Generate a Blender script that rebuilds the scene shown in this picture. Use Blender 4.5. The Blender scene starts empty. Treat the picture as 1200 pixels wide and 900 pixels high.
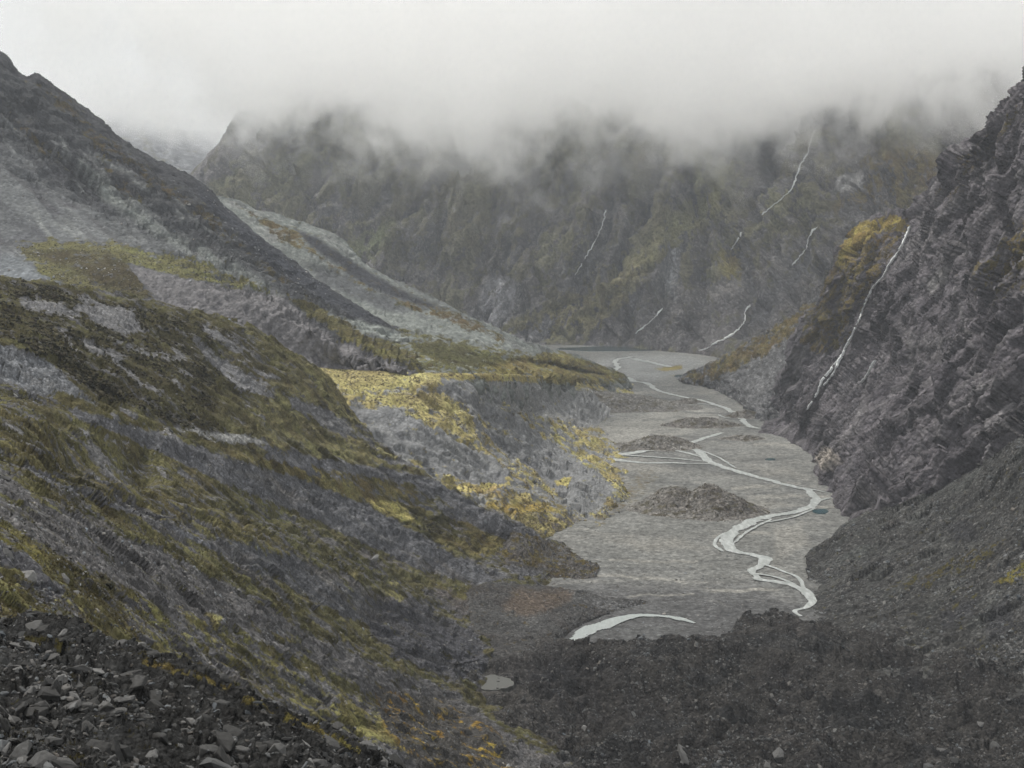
import bpy, bmesh, math, random
import numpy as np
from concurrent.futures import ThreadPoolExecutor
from mathutils import Matrix, Vector

# ---------------------------------------------------------------- camera, sky, sun, exposure
sc = bpy.context.scene
COL = sc.collection
FOC, HORIZON = 1600.0, 280.0            # focal length in photo pixels, row of the horizon
PITCH = math.atan((450 - HORIZON) / FOC)
CP, SP = math.cos(PITCH), math.sin(PITCH)

cam_d = bpy.data.cameras.new('camera')
cam_d.sensor_width = 36.0
cam_d.lens = 36.0 * FOC / 1200.0
cam_d.clip_start, cam_d.clip_end = 0.5, 60000.0
cam = bpy.data.objects.new('camera', cam_d)
cam.rotation_euler = (math.radians(90) - PITCH, 0, 0)
COL.objects.link(cam)
sc.camera = cam

SUN_EL, SUN_AZ = math.radians(64), math.radians(-58)     # azimuth clockwise from +Y
world = bpy.data.worlds.new('World')
sc.world = world
world.use_nodes = True
wt = world.node_tree
wt.nodes.clear()
w_out = wt.nodes.new('ShaderNodeOutputWorld')
w_bg = wt.nodes.new('ShaderNodeBackground')
w_sky = wt.nodes.new('ShaderNodeTexSky')
w_sky.sky_type = 'NISHITA'
w_sky.sun_disc = False
w_sky.sun_elevation = SUN_EL
w_sky.sun_rotation = SUN_AZ
w_tc = wt.nodes.new('ShaderNodeTexCoord')
w_map = wt.nodes.new('ShaderNodeMapping')
w_map.inputs['Scale'].default_value = (1.6, 1.6, 5.0)
w_n = wt.nodes.new('ShaderNodeTexNoise')
w_n.inputs['Scale'].default_value = 2.2
w_n.inputs['Detail'].default_value = 5
w_n.inputs['Roughness'].default_value = 0.5
w_r = wt.nodes.new('ShaderNodeValToRGB')
w_r.color_ramp.elements[0].position = 0.30
w_r.color_ramp.elements[0].color = (6.9, 6.95, 6.75, 1)
w_r.color_ramp.elements[1].position = 0.70
w_r.color_ramp.elements[1].color = (8.2, 8.2, 7.95, 1)
w_mix = wt.nodes.new('ShaderNodeMixRGB')
w_mix.inputs[0].default_value = 0.93                    # a full layer of cloud over the sky
wt.links.new(w_tc.outputs['Generated'], w_map.inputs['Vector'])
wt.links.new(w_map.outputs[0], w_n.inputs['Vector'])
wt.links.new(w_n.outputs['Fac'], w_r.inputs[0])
wt.links.new(w_sky.outputs[0], w_mix.inputs[1])
wt.links.new(w_r.outputs[0], w_mix.inputs[2])
wt.links.new(w_mix.outputs[0], w_bg.inputs['Color'])
w_bg.inputs['Strength'].default_value = 0.1
wt.links.new(w_bg.outputs[0], w_out.inputs['Surface'])

sun_d = bpy.data.lights.new('sun', 'SUN')
sun_d.energy = 2.4
sun_d.angle = math.radians(7)
sun_d.color = (1.0, 0.96, 0.88)
sun = bpy.data.objects.new('sun', sun_d)
_sd = Vector((math.sin(SUN_AZ) * math.cos(SUN_EL), math.cos(SUN_AZ) * math.cos(SUN_EL), math.sin(SUN_EL)))
sun.rotation_euler = _sd.to_track_quat('Z', 'Y').to_euler()
COL.objects.link(sun)

sc.view_settings.view_transform = 'Standard'
sc.view_settings.look = 'None'
sc.view_settings.exposure = 0.3
sc.view_settings.gamma = 1.0
sc.view_settings.use_curve_mapping = False
sc.render.engine = 'CYCLES'
sc.cycles.use_denoising = True
sc.cycles.denoiser = 'OPENIMAGEDENOISE'
sc.cycles.denoising_prefilter = 'FAST'
sc.cycles.denoising_input_passes = 'RGB_ALBEDO_NORMAL'
sc.cycles.max_bounces = 16
sc.cycles.diffuse_bounces = 2
sc.cycles.glossy_bounces = 1
sc.cycles.volume_bounces = 16
sc.cycles.transparent_max_bounces = 8
sc.cycles.volume_step_rate = 1.0
sc.cycles.volume_max_steps = 160

# ---------------------------------------------------------------- points
FLOOR_Z = -230.0

def at(px, py, Y):
    """The point of the ground seen at photo pixel (px, py), Y metres ahead."""
    u, v = (px - 600) / FOC, (450 - py) / FOC
    k = Y / (CP + v * SP)
    return np.array((u * k, Y, (-SP + v * CP) * k))

def fl(px, py, z=FLOOR_Z):
    """The point of the level z seen at that pixel."""
    u, v = (px - 600) / FOC, (450 - py) / FOC
    k = z / (-SP + v * CP)
    return np.array((u * k, (CP + v * SP) * k, z))

def proj(P):
    d = P[..., 1] * CP - P[..., 2] * SP
    d = np.maximum(d, 0.1)
    up = P[..., 1] * SP + P[..., 2] * CP
    return np.stack((600 + FOC * P[..., 0] / d, 450 - FOC * up / d), -1)

# ---------------------------------------------------------------- noise
_rng = np.random.RandomState(11)
_PERM = _rng.permutation(256).astype(np.int32)
_PERM = np.concatenate([_PERM, _PERM, _PERM])
_G = _rng.normal(size=(256, 3)).astype(np.float32)
_G /= np.linalg.norm(_G, axis=1)[:, None]
POOL = ThreadPoolExecutor(4)

def _perlin(p):
    i = np.floor(p).astype(np.int32)
    f = (p - i).astype(np.float32)
    i &= 255
    w = f * f * f * (f * (f * 6 - 15) + 10)
    r = None
    for dx in (0, 1):
        a = _PERM[i[:, 0] + dx]
        wx = w[:, 0] if dx else 1 - w[:, 0]
        for dy in (0, 1):
            b = _PERM[a + i[:, 1] + dy]
            wy = wx * (w[:, 1] if dy else 1 - w[:, 1])
            for dz in (0, 1):
                g = _G[_PERM[b + i[:, 2] + dz] & 255]
                d = g[:, 0] * (f[:, 0] - dx) + g[:, 1] * (f[:, 1] - dy) + g[:, 2] * (f[:, 2] - dz)
                c = d * wy * (w[:, 2] if dz else 1 - w[:, 2])
                r = c if r is None else r + c
    return r * 1.6

def noise(P, scale, octaves=1, rough=0.5, ridged=False, off=0.0):
    """fbm of world points (..., 3); about -1..1, ridged 0..1."""
    shp = P.shape[:-1]
    p = (P.reshape(-1, 3) / scale + off).astype(np.float32)
    def run(q):
        out = np.zeros(len(q), np.float32)
        amp, tot = 1.0, 0.0
        for o in range(octaves):
            n = _perlin(q * np.float32(2.03 ** o) + np.float32(17.3 * o))
            if ridged:
                n = (1 - np.abs(n)) ** 2
            out += amp * n
            tot += amp
            amp *= rough
        return out / tot
    parts = np.array_split(p, 8)
    return np.concatenate(list(POOL.map(run, parts))).reshape(shp)

def worley(P, scale, off=0.0):
    """nearest and second nearest feature distance (in cells) and a random number per cell."""
    shp = P.shape[:-1]
    p = (P.reshape(-1, 3) / scale + off).astype(np.float32)
    def run(q):
        i = np.floor(q).astype(np.int32)
        f = q - i
        f1 = np.full(len(q), 9.0, np.float32)
        f2 = f1.copy()
        rid = np.zeros(len(q), np.float32)
        for dx in (-1, 0, 1):
            for dy in (-1, 0, 1):
                for dz in (-1, 0, 1):
                    h = _PERM[_PERM[_PERM[(i[:, 0] + dx) & 255] + ((i[:, 1] + dy) & 255)] + ((i[:, 2] + dz) & 255)]
                    g = _G[h] * 0.42 + 0.5
                    d = (g[:, 0] + dx - f[:, 0]) ** 2 + (g[:, 1] + dy - f[:, 1]) ** 2 + (g[:, 2] + dz - f[:, 2]) ** 2
                    m = d < f1
                    f2 = np.where(m, f1, np.minimum(f2, d))
                    rid = np.where(m, h / 255.0, rid).astype(np.float32)
                    f1 = np.where(m, d, f1)
        return np.stack((np.sqrt(f1), np.sqrt(f2), rid), -1)
    out = np.concatenate(list(POOL.map(run, np.array_split(p, 8))))
    return [out[:, k].reshape(shp) for k in range(3)]

def facets(P, scale, off=0.0):
    """broken rock: every cell of the ground is a plane of its own tilt; metres, about -scale/2..scale/2."""
    shp = P.shape[:-1]
    p = (P.reshape(-1, 3) / scale + off).astype(np.float32)
    def run(q):
        i = np.floor(q).astype(np.int32)
        f = q - i
        f1 = np.full(len(q), 9.0, np.float32)
        out = np.zeros(len(q), np.float32)
        for dx in (-1, 0, 1):
            for dy in (-1, 0, 1):
                for dz in (-1, 0, 1):
                    h = _PERM[_PERM[_PERM[(i[:, 0] + dx) & 255] + ((i[:, 1] + dy) & 255)] + ((i[:, 2] + dz) & 255)]
                    g = _G[h] * 0.42 + 0.5
                    ax, ay, az = g[:, 0] + dx - f[:, 0], g[:, 1] + dy - f[:, 1], g[:, 2] + dz - f[:, 2]
                    d = ax * ax + ay * ay + az * az
                    t = _G[(h + 91) & 255]
                    v = ax * t[:, 0] + ay * t[:, 1] + az * t[:, 2] + (h / 255.0 - 0.5) * 0.45
                    m = d < f1
                    out = np.where(m, v, out).astype(np.float32)
                    f1 = np.where(m, d, f1)
        return out
    return np.concatenate(list(POOL.map(run, np.array_split(p, 8)))).reshape(shp) * scale

def saw(h, seed=0):
    """bedding: each bed rises slowly and breaks off; beds differ in strength. -0.5..0.5"""
    k = np.floor(h)
    f = h - k
    r = _PERM[(k.astype(np.int64) + seed) & 255] / 255.0
    e = 0.82
    return (np.where(f < e, f / e, 1 - (f - e) / (1 - e)) - 0.5) * (0.35 + 0.9 * r)

def sst(a, b, x):
    t = np.clip((x - a) / (b - a), 0, 1)
    return t * t * (3 - 2 * t)

# ---------------------------------------------------------------- terrain sheets
def hermite(ts, Ps, tq):
    """smooth curve through Ps (n, ..., 3) at parameters ts, sampled at tq."""
    n = len(ts)
    if n == 2:
        w = ((tq - ts[0]) / (ts[1] - ts[0])).reshape((-1,) + (1,) * (Ps.ndim - 1))
        return Ps[0] * (1 - w) + Ps[1] * w
    d = np.diff(Ps, axis=0) / np.diff(ts).reshape((-1,) + (1,) * (Ps.ndim - 1))
    m = np.empty_like(Ps)
    m[0], m[-1] = d[0], d[-1]
    h = np.diff(ts)
    for k in range(1, n - 1):
        m[k] = (d[k - 1] * h[k] + d[k] * h[k - 1]) / (h[k] + h[k - 1])
    k = np.clip(np.searchsorted(ts, tq, side='right') - 1, 0, n - 2)
    hk = (ts[k + 1] - ts[k])
    s = (tq - ts[k]) / hk
    ex = (-1,) + (1,) * (Ps.ndim - 1)
    s, hk = s.reshape(ex), hk.reshape(ex)
    return ((2 * s ** 3 - 3 * s ** 2 + 1) * Ps[k] + (s ** 3 - 2 * s ** 2 + s) * hk * m[k]
            + (-2 * s ** 3 + 3 * s ** 2) * Ps[k + 1] + (s ** 3 - s ** 2) * hk * m[k + 1])

class Sheet:
    """A hillside lofted through rows of surveyed points, then worn by noise."""
    def __init__(self, name, rows, back=None, front=None, res=1.3):
        R = [np.array([p if len(p) == 3 and isinstance(p, np.ndarray) else at(*p) for p in r]) for r in rows]
        if back:
            R = [R[0] + np.array(back)] + R
        if front:
            R = R + [R[-1] + np.array(front)]
        L = [np.concatenate([[0], np.cumsum(np.linalg.norm(np.diff(proj(r), axis=0), axis=1) + 1e-3)]) for r in R]
        nc = int(max(l[-1] for l in L) / res)
        Q = np.stack([hermite(l / l[-1], r, np.linspace(0, 1, nc)) for l, r in zip(L, R)])
        pq = proj(Q)
        gap = np.maximum(np.linalg.norm(np.diff(pq, axis=0), axis=2).mean(1), 8)
        ts = np.concatenate([[0], np.cumsum(gap)])
        self.name = name
        self.P = hermite(ts, Q, np.linspace(0, ts[-1], int(ts[-1] / res))).astype(np.float32)
        self.res = res
        self.nr, self.nc = self.P.shape[:2]
        self.base = self.P.copy()
        self.pix = proj(self.base)
        self.N = self.normals(self.base)
        sh = self.P.shape[:2]
        self.veg = np.zeros(sh, np.float32)
        self.rock = np.ones(sh + (3,), np.float32) * 0.1
        self.vegc = np.ones(sh + (3,), np.float32) * np.array((0.12, 0.10, 0.035), np.float32)

    @staticmethod
    def normals(P):
        n = np.cross(np.gradient(P, axis=1), -np.gradient(P, axis=0))
        n /= np.linalg.norm(n, axis=2)[..., None] + 1e-9
        flip = np.where((n * -P).sum(-1) < 0, -1.0, 1.0)     # towards the valley the camera stands in
        s = np.sign(np.median(flip))
        return n * (1.0 if s > 0 else -1.0)

    def ij(self, pts):
        """surface coordinates (row, column) of photo pixels."""
        st = 3
        sub = self.pix[::st, ::st]
        out = []
        for x, y in pts:
            d = (sub[..., 0] - x) ** 2 + (sub[..., 1] - y) ** 2
            k = int(np.argmin(d))
            i0, j0 = k // sub.shape[1] * st, k % sub.shape[1] * st
            a, b = max(0, i0 - st), max(0, j0 - st)
            w = self.pix[a:i0 + st + 1, b:j0 + st + 1]
            d = (w[..., 0] - x) ** 2 + (w[..., 1] - y) ** 2
            k = int(np.argmin(d))
            out.append((a + k // w.shape[1], b + k % w.shape[1]))
        return np.array(out, float)

    def point(self, x, y, P=None):
        i, j = self.ij([(x, y)])[0].astype(int)
        return (self.P if P is None else P)[i, j].astype(float), self.N[i, j].astype(float)

    def axis(self, a, b):
        A, B = self.ij([a, b]).astype(int)
        d = self.base[B[0], B[1]] - self.base[A[0], A[1]]
        return (d / np.linalg.norm(d)).astype(np.float32)

    def stretched(self, a, b, k):
        """world coordinates squeezed k times along the ground direction from a to b."""
        s = self.axis(a, b)
        return self.base - (self.base @ s)[..., None] * s * (1 - 1.0 / k)

    def beds(self, a, b, tilt=0.0):
        """distance across the bedding whose edges run along the ground from pixel a to pixel b."""
        s = self.axis(a, b)
        n = self.N.reshape(-1, 3).mean(0)
        c = np.cross(s, n)
        c /= np.linalg.norm(c)
        c = c + n * tilt
        return (self.base @ (c / np.linalg.norm(c)).astype(np.float32))

    def push(self, d, up=False):
        self.P += d[..., None] * (np.array((0, 0, 1), np.float32) if up else self.N)

    def window(self, g, pad):
        """rows and columns of the sheet round the surveyed marks g, with their chart coordinates."""
        x, y = self.pix[..., 0], self.pix[..., 1]
        m = ((x > g[:, 0].min() - pad) & (x < g[:, 0].max() + pad) & (y > g[:, 1].min() - pad) & (y < g[:, 1].max() + pad))
        i, j = np.flatnonzero(m.any(1)), np.flatnonzero(m.any(0))
        if not len(i):
            i, j = np.array([0, 1]), np.array([0, 1])
        sl = (slice(i[0], i[-1] + 1), slice(j[0], j[-1] + 1))
        return sl, y[sl].astype(np.float32), x[sl].astype(np.float32)

    def wob(self, amp, I, J, seed):
        if amp <= 0:
            return I, J
        q = np.stack((I / 26, J / 26, np.full_like(I, seed * 3.1)), -1)
        o = 5 if amp > 4 else 3
        return I + amp * noise(q, 1, o, 0.65), J + amp * noise(q, 1, o, 0.65, off=41.7)

    def area(self, pts, soft=6, wob=8, seed=0):
        """coverage 0..1 of a patch of the ground outlined by its corners."""
        g = np.array(pts, float)
        sl, I, J = self.window(g, soft + wob * 1.5)
        I, J = self.wob(wob, I, J, seed)
        inside = np.zeros(I.shape, bool)
        dist = np.full(I.shape, 1e9, np.float32)
        n = len(g)
        for k in range(n):
            (b, a), (d, c) = g[k], g[(k + 1) % n]
            vi, vj = c - a, d - b
            L2 = vi * vi + vj * vj + 1e-9
            t = np.clip(((I - a) * vi + (J - b) * vj) / L2, 0, 1)
            dist = np.minimum(dist, (I - a - t * vi) ** 2 + (J - b - t * vj) ** 2)
            if abs(vi) > 1e-6:
                inside ^= ((a > I) != (c > I)) & (J < vj * (I - a) / vi + b)
        s = np.where(inside, 1, -1) * np.sqrt(dist)
        return sl, sst(-soft, soft, s)

    def line(self, pts, r=4, soft=4, wob=4, seed=0):
        g = np.array(pts, float)
        rr = np.array(r if isinstance(r, (list, tuple)) else [r] * len(g), float)
        sl, I0, J0 = self.window(g, rr.max() + soft + wob * 1.5)

        def inner(I, J):
            best = np.full(I.shape, -1e9, np.float32)
            for k in range(len(g) - 1):
                (b, a), (d, c) = g[k], g[k + 1]
                vi, vj = c - a, d - b
                t = np.clip(((I - a) * vi + (J - b) * vj) / (vi * vi + vj * vj + 1e-9), 0, 1)
                dd = np.sqrt((I - a - t * vi) ** 2 + (J - b - t * vj) ** 2)
                best = np.maximum(best, rr[k] * (1 - t) + rr[k + 1] * t - dd)
            return best
        m = inner(I0, J0) > -(soft + wob * 1.6)          # only the ground near the line
        out = np.zeros(I0.shape, np.float32)
        if m.any():
            I, J = self.wob(wob, I0[m], J0[m], seed)
            out[m] = sst(-soft, soft, inner(I, J))
        return sl, out

    def step(self, pts, h, face=14, fade=60, wob=5, seed=0, run=40):
        """a scarp: the ground on the right hand of the line (walking along it) drops h metres. Returns the face."""
        g = np.array(pts, float)
        sl, I, J = self.window(g, fade + 10)
        I, J = self.wob(wob, I, J, seed)
        bd = np.full(I.shape, 1e9, np.float32)
        side = np.zeros(I.shape, np.float32)
        along = np.zeros(I.shape, np.float32)
        tot = 0.0
        for k in range(len(g) - 1):
            (b, a), (d, c) = g[k], g[k + 1]
            vi, vj = c - a, d - b
            ln = math.hypot(vi, vj)
            t = np.clip(((I - a) * vi + (J - b) * vj) / (ln * ln + 1e-9), 0, 1)
            dd = np.sqrt((I - a - t * vi) ** 2 + (J - b - t * vj) ** 2)
            m = dd < bd
            bd = np.where(m, dd, bd)
            side = np.where(m, np.sign((I - a) * vj - (J - b) * vi), side)
            along = np.where(m, tot + t * ln, along)
            tot += ln
        s = bd * side
        e = sst(0, run, along) * sst(0, run, tot - along)
        d = -h * sst(0, face, s) * (1 - sst(face * 1.3, fade, s)) * e
        self.P[sl][..., 2] += d
        return sl, sst(-3, 2, s) * (1 - sst(face, face * 1.6, s)) * sst(0.05, 0.4, e)

    def paint(self, what, m, value, k=1.0):
        sl, c = m
        c = c * k
        if what == 'veg':
            self.veg[sl] = self.veg[sl] * (1 - c) + value * c
        else:
            A = getattr(self, what)
            A[sl] = A[sl] * (1 - c[..., None]) + np.array(value, np.float32) * c[..., None]

    def survey(self):
        """chart the worn ground afresh."""
        self.pix = proj(self.P)
        self.N = self.normals(self.P)

    def build(self, mat, label, category, name=None, gain=1.0):
        self.rock *= gain
        self.vegc *= gain
        N = self.normals(self.P)
        self.N = N
        lum = self.vegc @ np.array((0.3, 0.6, 0.1), np.float32)
        self.vegc = (self.vegc * 0.92 + lum[..., None] * 0.08) * np.array((0.98, 1.025, 0.98), np.float32)
        nr, nc = self.nr, self.nc
        idx = np.arange(nr * nc, dtype=np.int32).reshape(nr, nc)
        q = np.stack((idx[:-1, :-1], idx[1:, :-1], idx[1:, 1:], idx[:-1, 1:]), -1).reshape(-1, 4)
        up = N[..., 2].mean()
        # face order so that the normals look the way N does
        e1 = self.P[1:2, 0] - self.P[0:1, 0]
        c = np.cross(self.P[q[:, 1] // nc, q[:, 1] % nc] - self.P[q[:, 0] // nc, q[:, 0] % nc],
                     self.P[q[:, 3] // nc, q[:, 3] % nc] - self.P[q[:, 0] // nc, q[:, 0] % nc])
        if (c * N[:-1, :-1].reshape(-1, 3)).sum() < 0:
            q = q[:, ::-1]
        me = mesh_arrays(name or self.name, self.P.reshape(-1, 3), q, smooth=True)
        put_attr(me, 'rock', self.rock.reshape(-1, 3))
        put_attr(me, 'vegc', self.vegc.reshape(-1, 3))
        put_attr(me, 'veg', self.veg.reshape(-1))
        me.materials.append(mat)
        o = bpy.data.objects.new(name or self.name, me)
        COL.objects.link(o)
        o['kind'] = 'structure'
        o['label'] = label
        o['category'] = category
        return o

def mesh_arrays(name, V, F, smooth=False):
    me = bpy.data.meshes.new(name)
    n = F.shape[1]
    me.vertices.add(len(V))
    me.vertices.foreach_set('co', np.ascontiguousarray(V, np.float32).ravel())
    me.loops.add(F.size)
    me.loops.foreach_set('vertex_index', np.ascontiguousarray(F, np.int32).ravel())
    me.polygons.add(len(F))
    me.polygons.foreach_set('loop_start', np.arange(0, F.size, n, dtype=np.int32))
    me.polygons.foreach_set('use_smooth', np.full(len(F), smooth, bool))
    me.update()
    me.validate()
    return me

def put_attr(me, name, A):
    if A.ndim == 2:
        a = me.attributes.new(name, 'FLOAT_COLOR', 'POINT')
        B = np.concatenate((A, np.ones((len(A), 1))), 1).astype(np.float32)
        a.data.foreach_set('color', B.ravel())
    else:
        a = me.attributes.new(name, 'FLOAT', 'POINT')
        a.data.foreach_set('value', A.astype(np.float32).ravel())

def tag(o, label=None, category=None, group=None, kind=None):
    for k, v in (('label', label), ('category', category), ('group', group), ('kind', kind)):
        if v:
            o[k] = v
    return o

# ---------------------------------------------------------------- materials
def nodes_of(name):
    m = bpy.data.materials.new(name)
    m.use_nodes = True
    t = m.node_tree
    t.nodes.clear()
    out = t.nodes.new('ShaderNodeOutputMaterial')
    return m, t, out

def mk(t, kind, ins=None, **kw):
    n = t.nodes.new(kind)
    for k, v in kw.items():
        setattr(n, k, v)
    for k, v in (ins or {}).items():
        if hasattr(v, 'is_output'):
            t.links.new(v, n.inputs[k])
        else:
            n.inputs[k].default_value = v
    return n

def mth(t, op, a, b=None, c=None, clamp=False):
    n = t.nodes.new('ShaderNodeMath')
    n.operation = op
    n.use_clamp = clamp
    for k, v in enumerate((a, b, c)):
        if v is None:
            continue
        if hasattr(v, 'is_output'):
            t.links.new(v, n.inputs[k])
        else:
            n.inputs[k].default_value = v
    return n.outputs[0]

def terrain_mat(name, grain, bump=1.0, stone=None, stone_amt=0.35, clump=None, streak=None, mottle=3.4, scrub=0.35):
    """bare ground and plants; grain, stone, clump: sizes in metres; streak = (axis, stretch)."""
    m, t, out = nodes_of(name)
    geo = mk(t, 'ShaderNodeNewGeometry')
    pos = geo.outputs['Position']
    vec = pos
    if streak:
        ax, k = streak
        s = mk(t, 'ShaderNodeVectorMath', {0: pos, 1: tuple(float(x) for x in ax)}, operation='DOT_PRODUCT')
        sc_ = mk(t, 'ShaderNodeVectorMath', {0: tuple(float(x) for x in ax)}, operation='SCALE')
        t.links.new(mth(t, 'MULTIPLY', s.outputs['Value'], 1 - 1.0 / k), sc_.inputs['Scale'])
        vec = mk(t, 'ShaderNodeVectorMath', {0: pos, 1: sc_.outputs[0]}, operation='SUBTRACT').outputs[0]
    n1 = mk(t, 'ShaderNodeTexNoise', {'Vector': vec, 'Scale': 1.0 / grain, 'Detail': 6.0, 'Roughness': 0.62})
    n0 = mk(t, 'ShaderNodeTexNoise', {'Vector': pos, 'Scale': 1.0 / (grain * 9), 'Detail': 4.0, 'Roughness': 0.6})
    stone = stone or grain * 0.5
    vo = mk(t, 'ShaderNodeTexVoronoi', {'Vector': pos, 'Scale': 1.0 / stone, 'Randomness': 1.0})
    cell = mk(t, 'ShaderNodeSeparateColor', {'Color': vo.outputs['Color']})
    ra = mk(t, 'ShaderNodeAttribute', attribute_name='rock')
    va = mk(t, 'ShaderNodeAttribute', attribute_name='vegc')
    vg = mk(t, 'ShaderNodeAttribute', attribute_name='veg')
    # bare rock: broad mottling, grain, single stones
    k1 = mth(t, 'MULTIPLY_ADD', mth(t, 'SUBTRACT', n1.outputs['Fac'], 0.5), mottle, 1.0)
    k0 = mth(t, 'MULTIPLY_ADD', mth(t, 'SUBTRACT', n0.outputs['Fac'], 0.5), 0.9, 1.0)
    c3 = mth(t, 'POWER', cell.outputs[0], 3.0)
    ks = mth(t, 'MULTIPLY_ADD', c3, stone_amt * 2.2, 1.0 - stone_amt * 0.55)
    kk = mth(t, 'MULTIPLY', mth(t, 'MULTIPLY', k1, k0), ks)
    kk = mth(t, 'MAXIMUM', kk, 0.12)
    rock = mk(t, 'ShaderNodeVectorMath', {0: ra.outputs['Color']}, operation='SCALE')
    t.links.new(kk, rock.inputs['Scale'])
    # plants: tufts and clumps
    clump = clump or grain * 1.5
    n2 = mk(t, 'ShaderNodeTexNoise', {'Vector': vec, 'Scale': 1.0 / (clump * 2.2), 'Detail': 6.0, 'Roughness': 0.7})
    n3 = mk(t, 'ShaderNodeTexNoise', {'Vector': pos, 'Scale': 1.0 / (clump * 0.5), 'Detail': 4.0, 'Roughness': 0.7})
    n4 = mk(t, 'ShaderNodeTexNoise', {'Vector': pos, 'Scale': 1.0 / (clump * 7), 'Detail': 4.0, 'Roughness': 0.6})
    f = mth(t, 'MULTIPLY_ADD', mth(t, 'SUBTRACT', n2.outputs['Fac'], 0.5), 2.7, vg.outputs['Fac'])
    f = mth(t, 'MULTIPLY_ADD', mth(t, 'SUBTRACT', n3.outputs['Fac'], 0.5), 0.7, f)
    f = mth(t, 'MULTIPLY_ADD', mth(t, 'SUBTRACT', f, 0.5), 5.0, 0.5, clamp=True)
    f = mth(t, 'MULTIPLY', f, mth(t, 'GREATER_THAN', vg.outputs['Fac'], 0.02))
    kv = mth(t, 'MULTIPLY_ADD', mth(t, 'SUBTRACT', n3.outputs['Fac'], 0.5), 3.4, 1.0)
    kv = mth(t, 'MULTIPLY', kv, mth(t, 'MULTIPLY_ADD', mth(t, 'SUBTRACT', n2.outputs['Fac'], 0.5), -1.4, 1.0))
    kv = mth(t, 'MAXIMUM', kv, 0.15)
    hs = mk(t, 'ShaderNodeHueSaturation', {'Color': va.outputs['Color']})
    t.links.new(mth(t, 'MULTIPLY_ADD', mth(t, 'SUBTRACT', n4.outputs['Fac'], 0.5), 0.10, 0.5), hs.inputs['Hue'])
    t.links.new(mth(t, 'MULTIPLY_ADD', mth(t, 'SUBTRACT', n4.outputs['Fac'], 0.5), 1.2, 1.0), hs.inputs['Value'])
    n5 = mk(t, 'ShaderNodeTexNoise', {'Vector': vec, 'Scale': 1.0 / (clump * 4.5), 'Detail': 6.0, 'Roughness': 0.7})
    f5 = mth(t, 'MULTIPLY_ADD', mth(t, 'SUBTRACT', n5.outputs['Fac'], 0.54), 9.0, 0.5, clamp=True)
    dk = mk(t, 'ShaderNodeMixRGB', {0: mth(t, 'MULTIPLY', f5, scrub), 1: hs.outputs['Color'], 2: (0.026, 0.024, 0.012, 1)})
    plant = mk(t, 'ShaderNodeVectorMath', {0: dk.outputs[0]}, operation='SCALE')
    t.links.new(kv, plant.inputs['Scale'])
    mix = mk(t, 'ShaderNodeMixRGB', {0: f, 1: rock.outputs[0], 2: plant.outputs[0]})
    # relief
    h = mth(t, 'MULTIPLY_ADD', vo.outputs['Distance'], -0.5, n1.outputs['Fac'])
    hv = mth(t, 'MULTIPLY_ADD', n3.outputs['Fac'], 0.8, 0.0)
    hh = mk(t, 'ShaderNodeMixRGB', {0: f, 1: h, 2: hv})
    bp = mk(t, 'ShaderNodeBump', {'Strength': 0.85, 'Distance': grain * bump, 'Height': hh.outputs[0]})
    bs = mk(t, 'ShaderNodeBsdfPrincipled', {'Base Color': mix.outputs[0], 'Roughness': 0.85, 'Normal': bp.outputs[0]})
    bs.inputs['Specular IOR Level'].default_value = 0.06
    t.links.new(bs.outputs[0], out.inputs['Surface'])
    return m

def flat_mat(name, col, rough=0.8, spec=0.3, var=0.3, grain=1.0):
    m, t, out = nodes_of(name)
    geo = mk(t, 'ShaderNodeNewGeometry')
    n = mk(t, 'ShaderNodeTexNoise', {'Vector': geo.outputs['Position'], 'Scale': 1.0 / grain, 'Detail': 5.0, 'Roughness': 0.65})
    k = mth(t, 'MULTIPLY_ADD', mth(t, 'SUBTRACT', n.outputs['Fac'], 0.5), var * 2, 1.0)
    c = mk(t, 'ShaderNodeVectorMath', {0: col}, operation='SCALE')
    t.links.new(k, c.inputs['Scale'])
    bp = mk(t, 'ShaderNodeBump', {'Strength': 0.5, 'Distance': grain * 0.3, 'Height': n.outputs['Fac']})
    bs = mk(t, 'ShaderNodeBsdfPrincipled', {'Base Color': c.outputs[0], 'Roughness': rough, 'Normal': bp.outputs[0]})
    bs.inputs['Specular IOR Level'].default_value = spec
    t.links.new(bs.outputs[0], out.inputs['Surface'])
    return m

def slope_of(S):
    return S.normals(S.P)[..., 2]

# ================================================================ the terrain
GREY, DARK, PALE = (0.125, 0.127, 0.132), (0.055, 0.055, 0.06), (0.21, 0.215, 0.21)
TEAL, BROWNROCK, PURPLE = (0.19, 0.205, 0.195), (0.095, 0.08, 0.065), (0.082, 0.077, 0.084)
OLIVE, GOLD, SHRUB, RUST = (0.105, 0.09, 0.028), (0.27, 0.225, 0.095), (0.038, 0.034, 0.015), (0.12, 0.072, 0.022)
LIME, STRAW, BROWN = (0.13, 0.118, 0.05), (0.24, 0.2, 0.075), (0.055, 0.04, 0.022)

def wash(S, what, cols, scale, seed=0, octaves=3):
    """large mottling between several colours."""
    n = noise(S.base, scale, octaves, 0.55, off=seed * 7.7) * 1.6
    c = np.array(cols, np.float32)
    t = np.clip((n * 0.5 + 0.5) * (len(c) - 1), 0, len(c) - 1.001)
    k = t.astype(int)
    f = (t - k)[..., None]
    f = f * f * (3 - 2 * f)
    setattr(S, what, (c[k] * (1 - f) + c[k + 1] * f).astype(np.float32))

ALL = (slice(None), slice(None))

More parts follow.
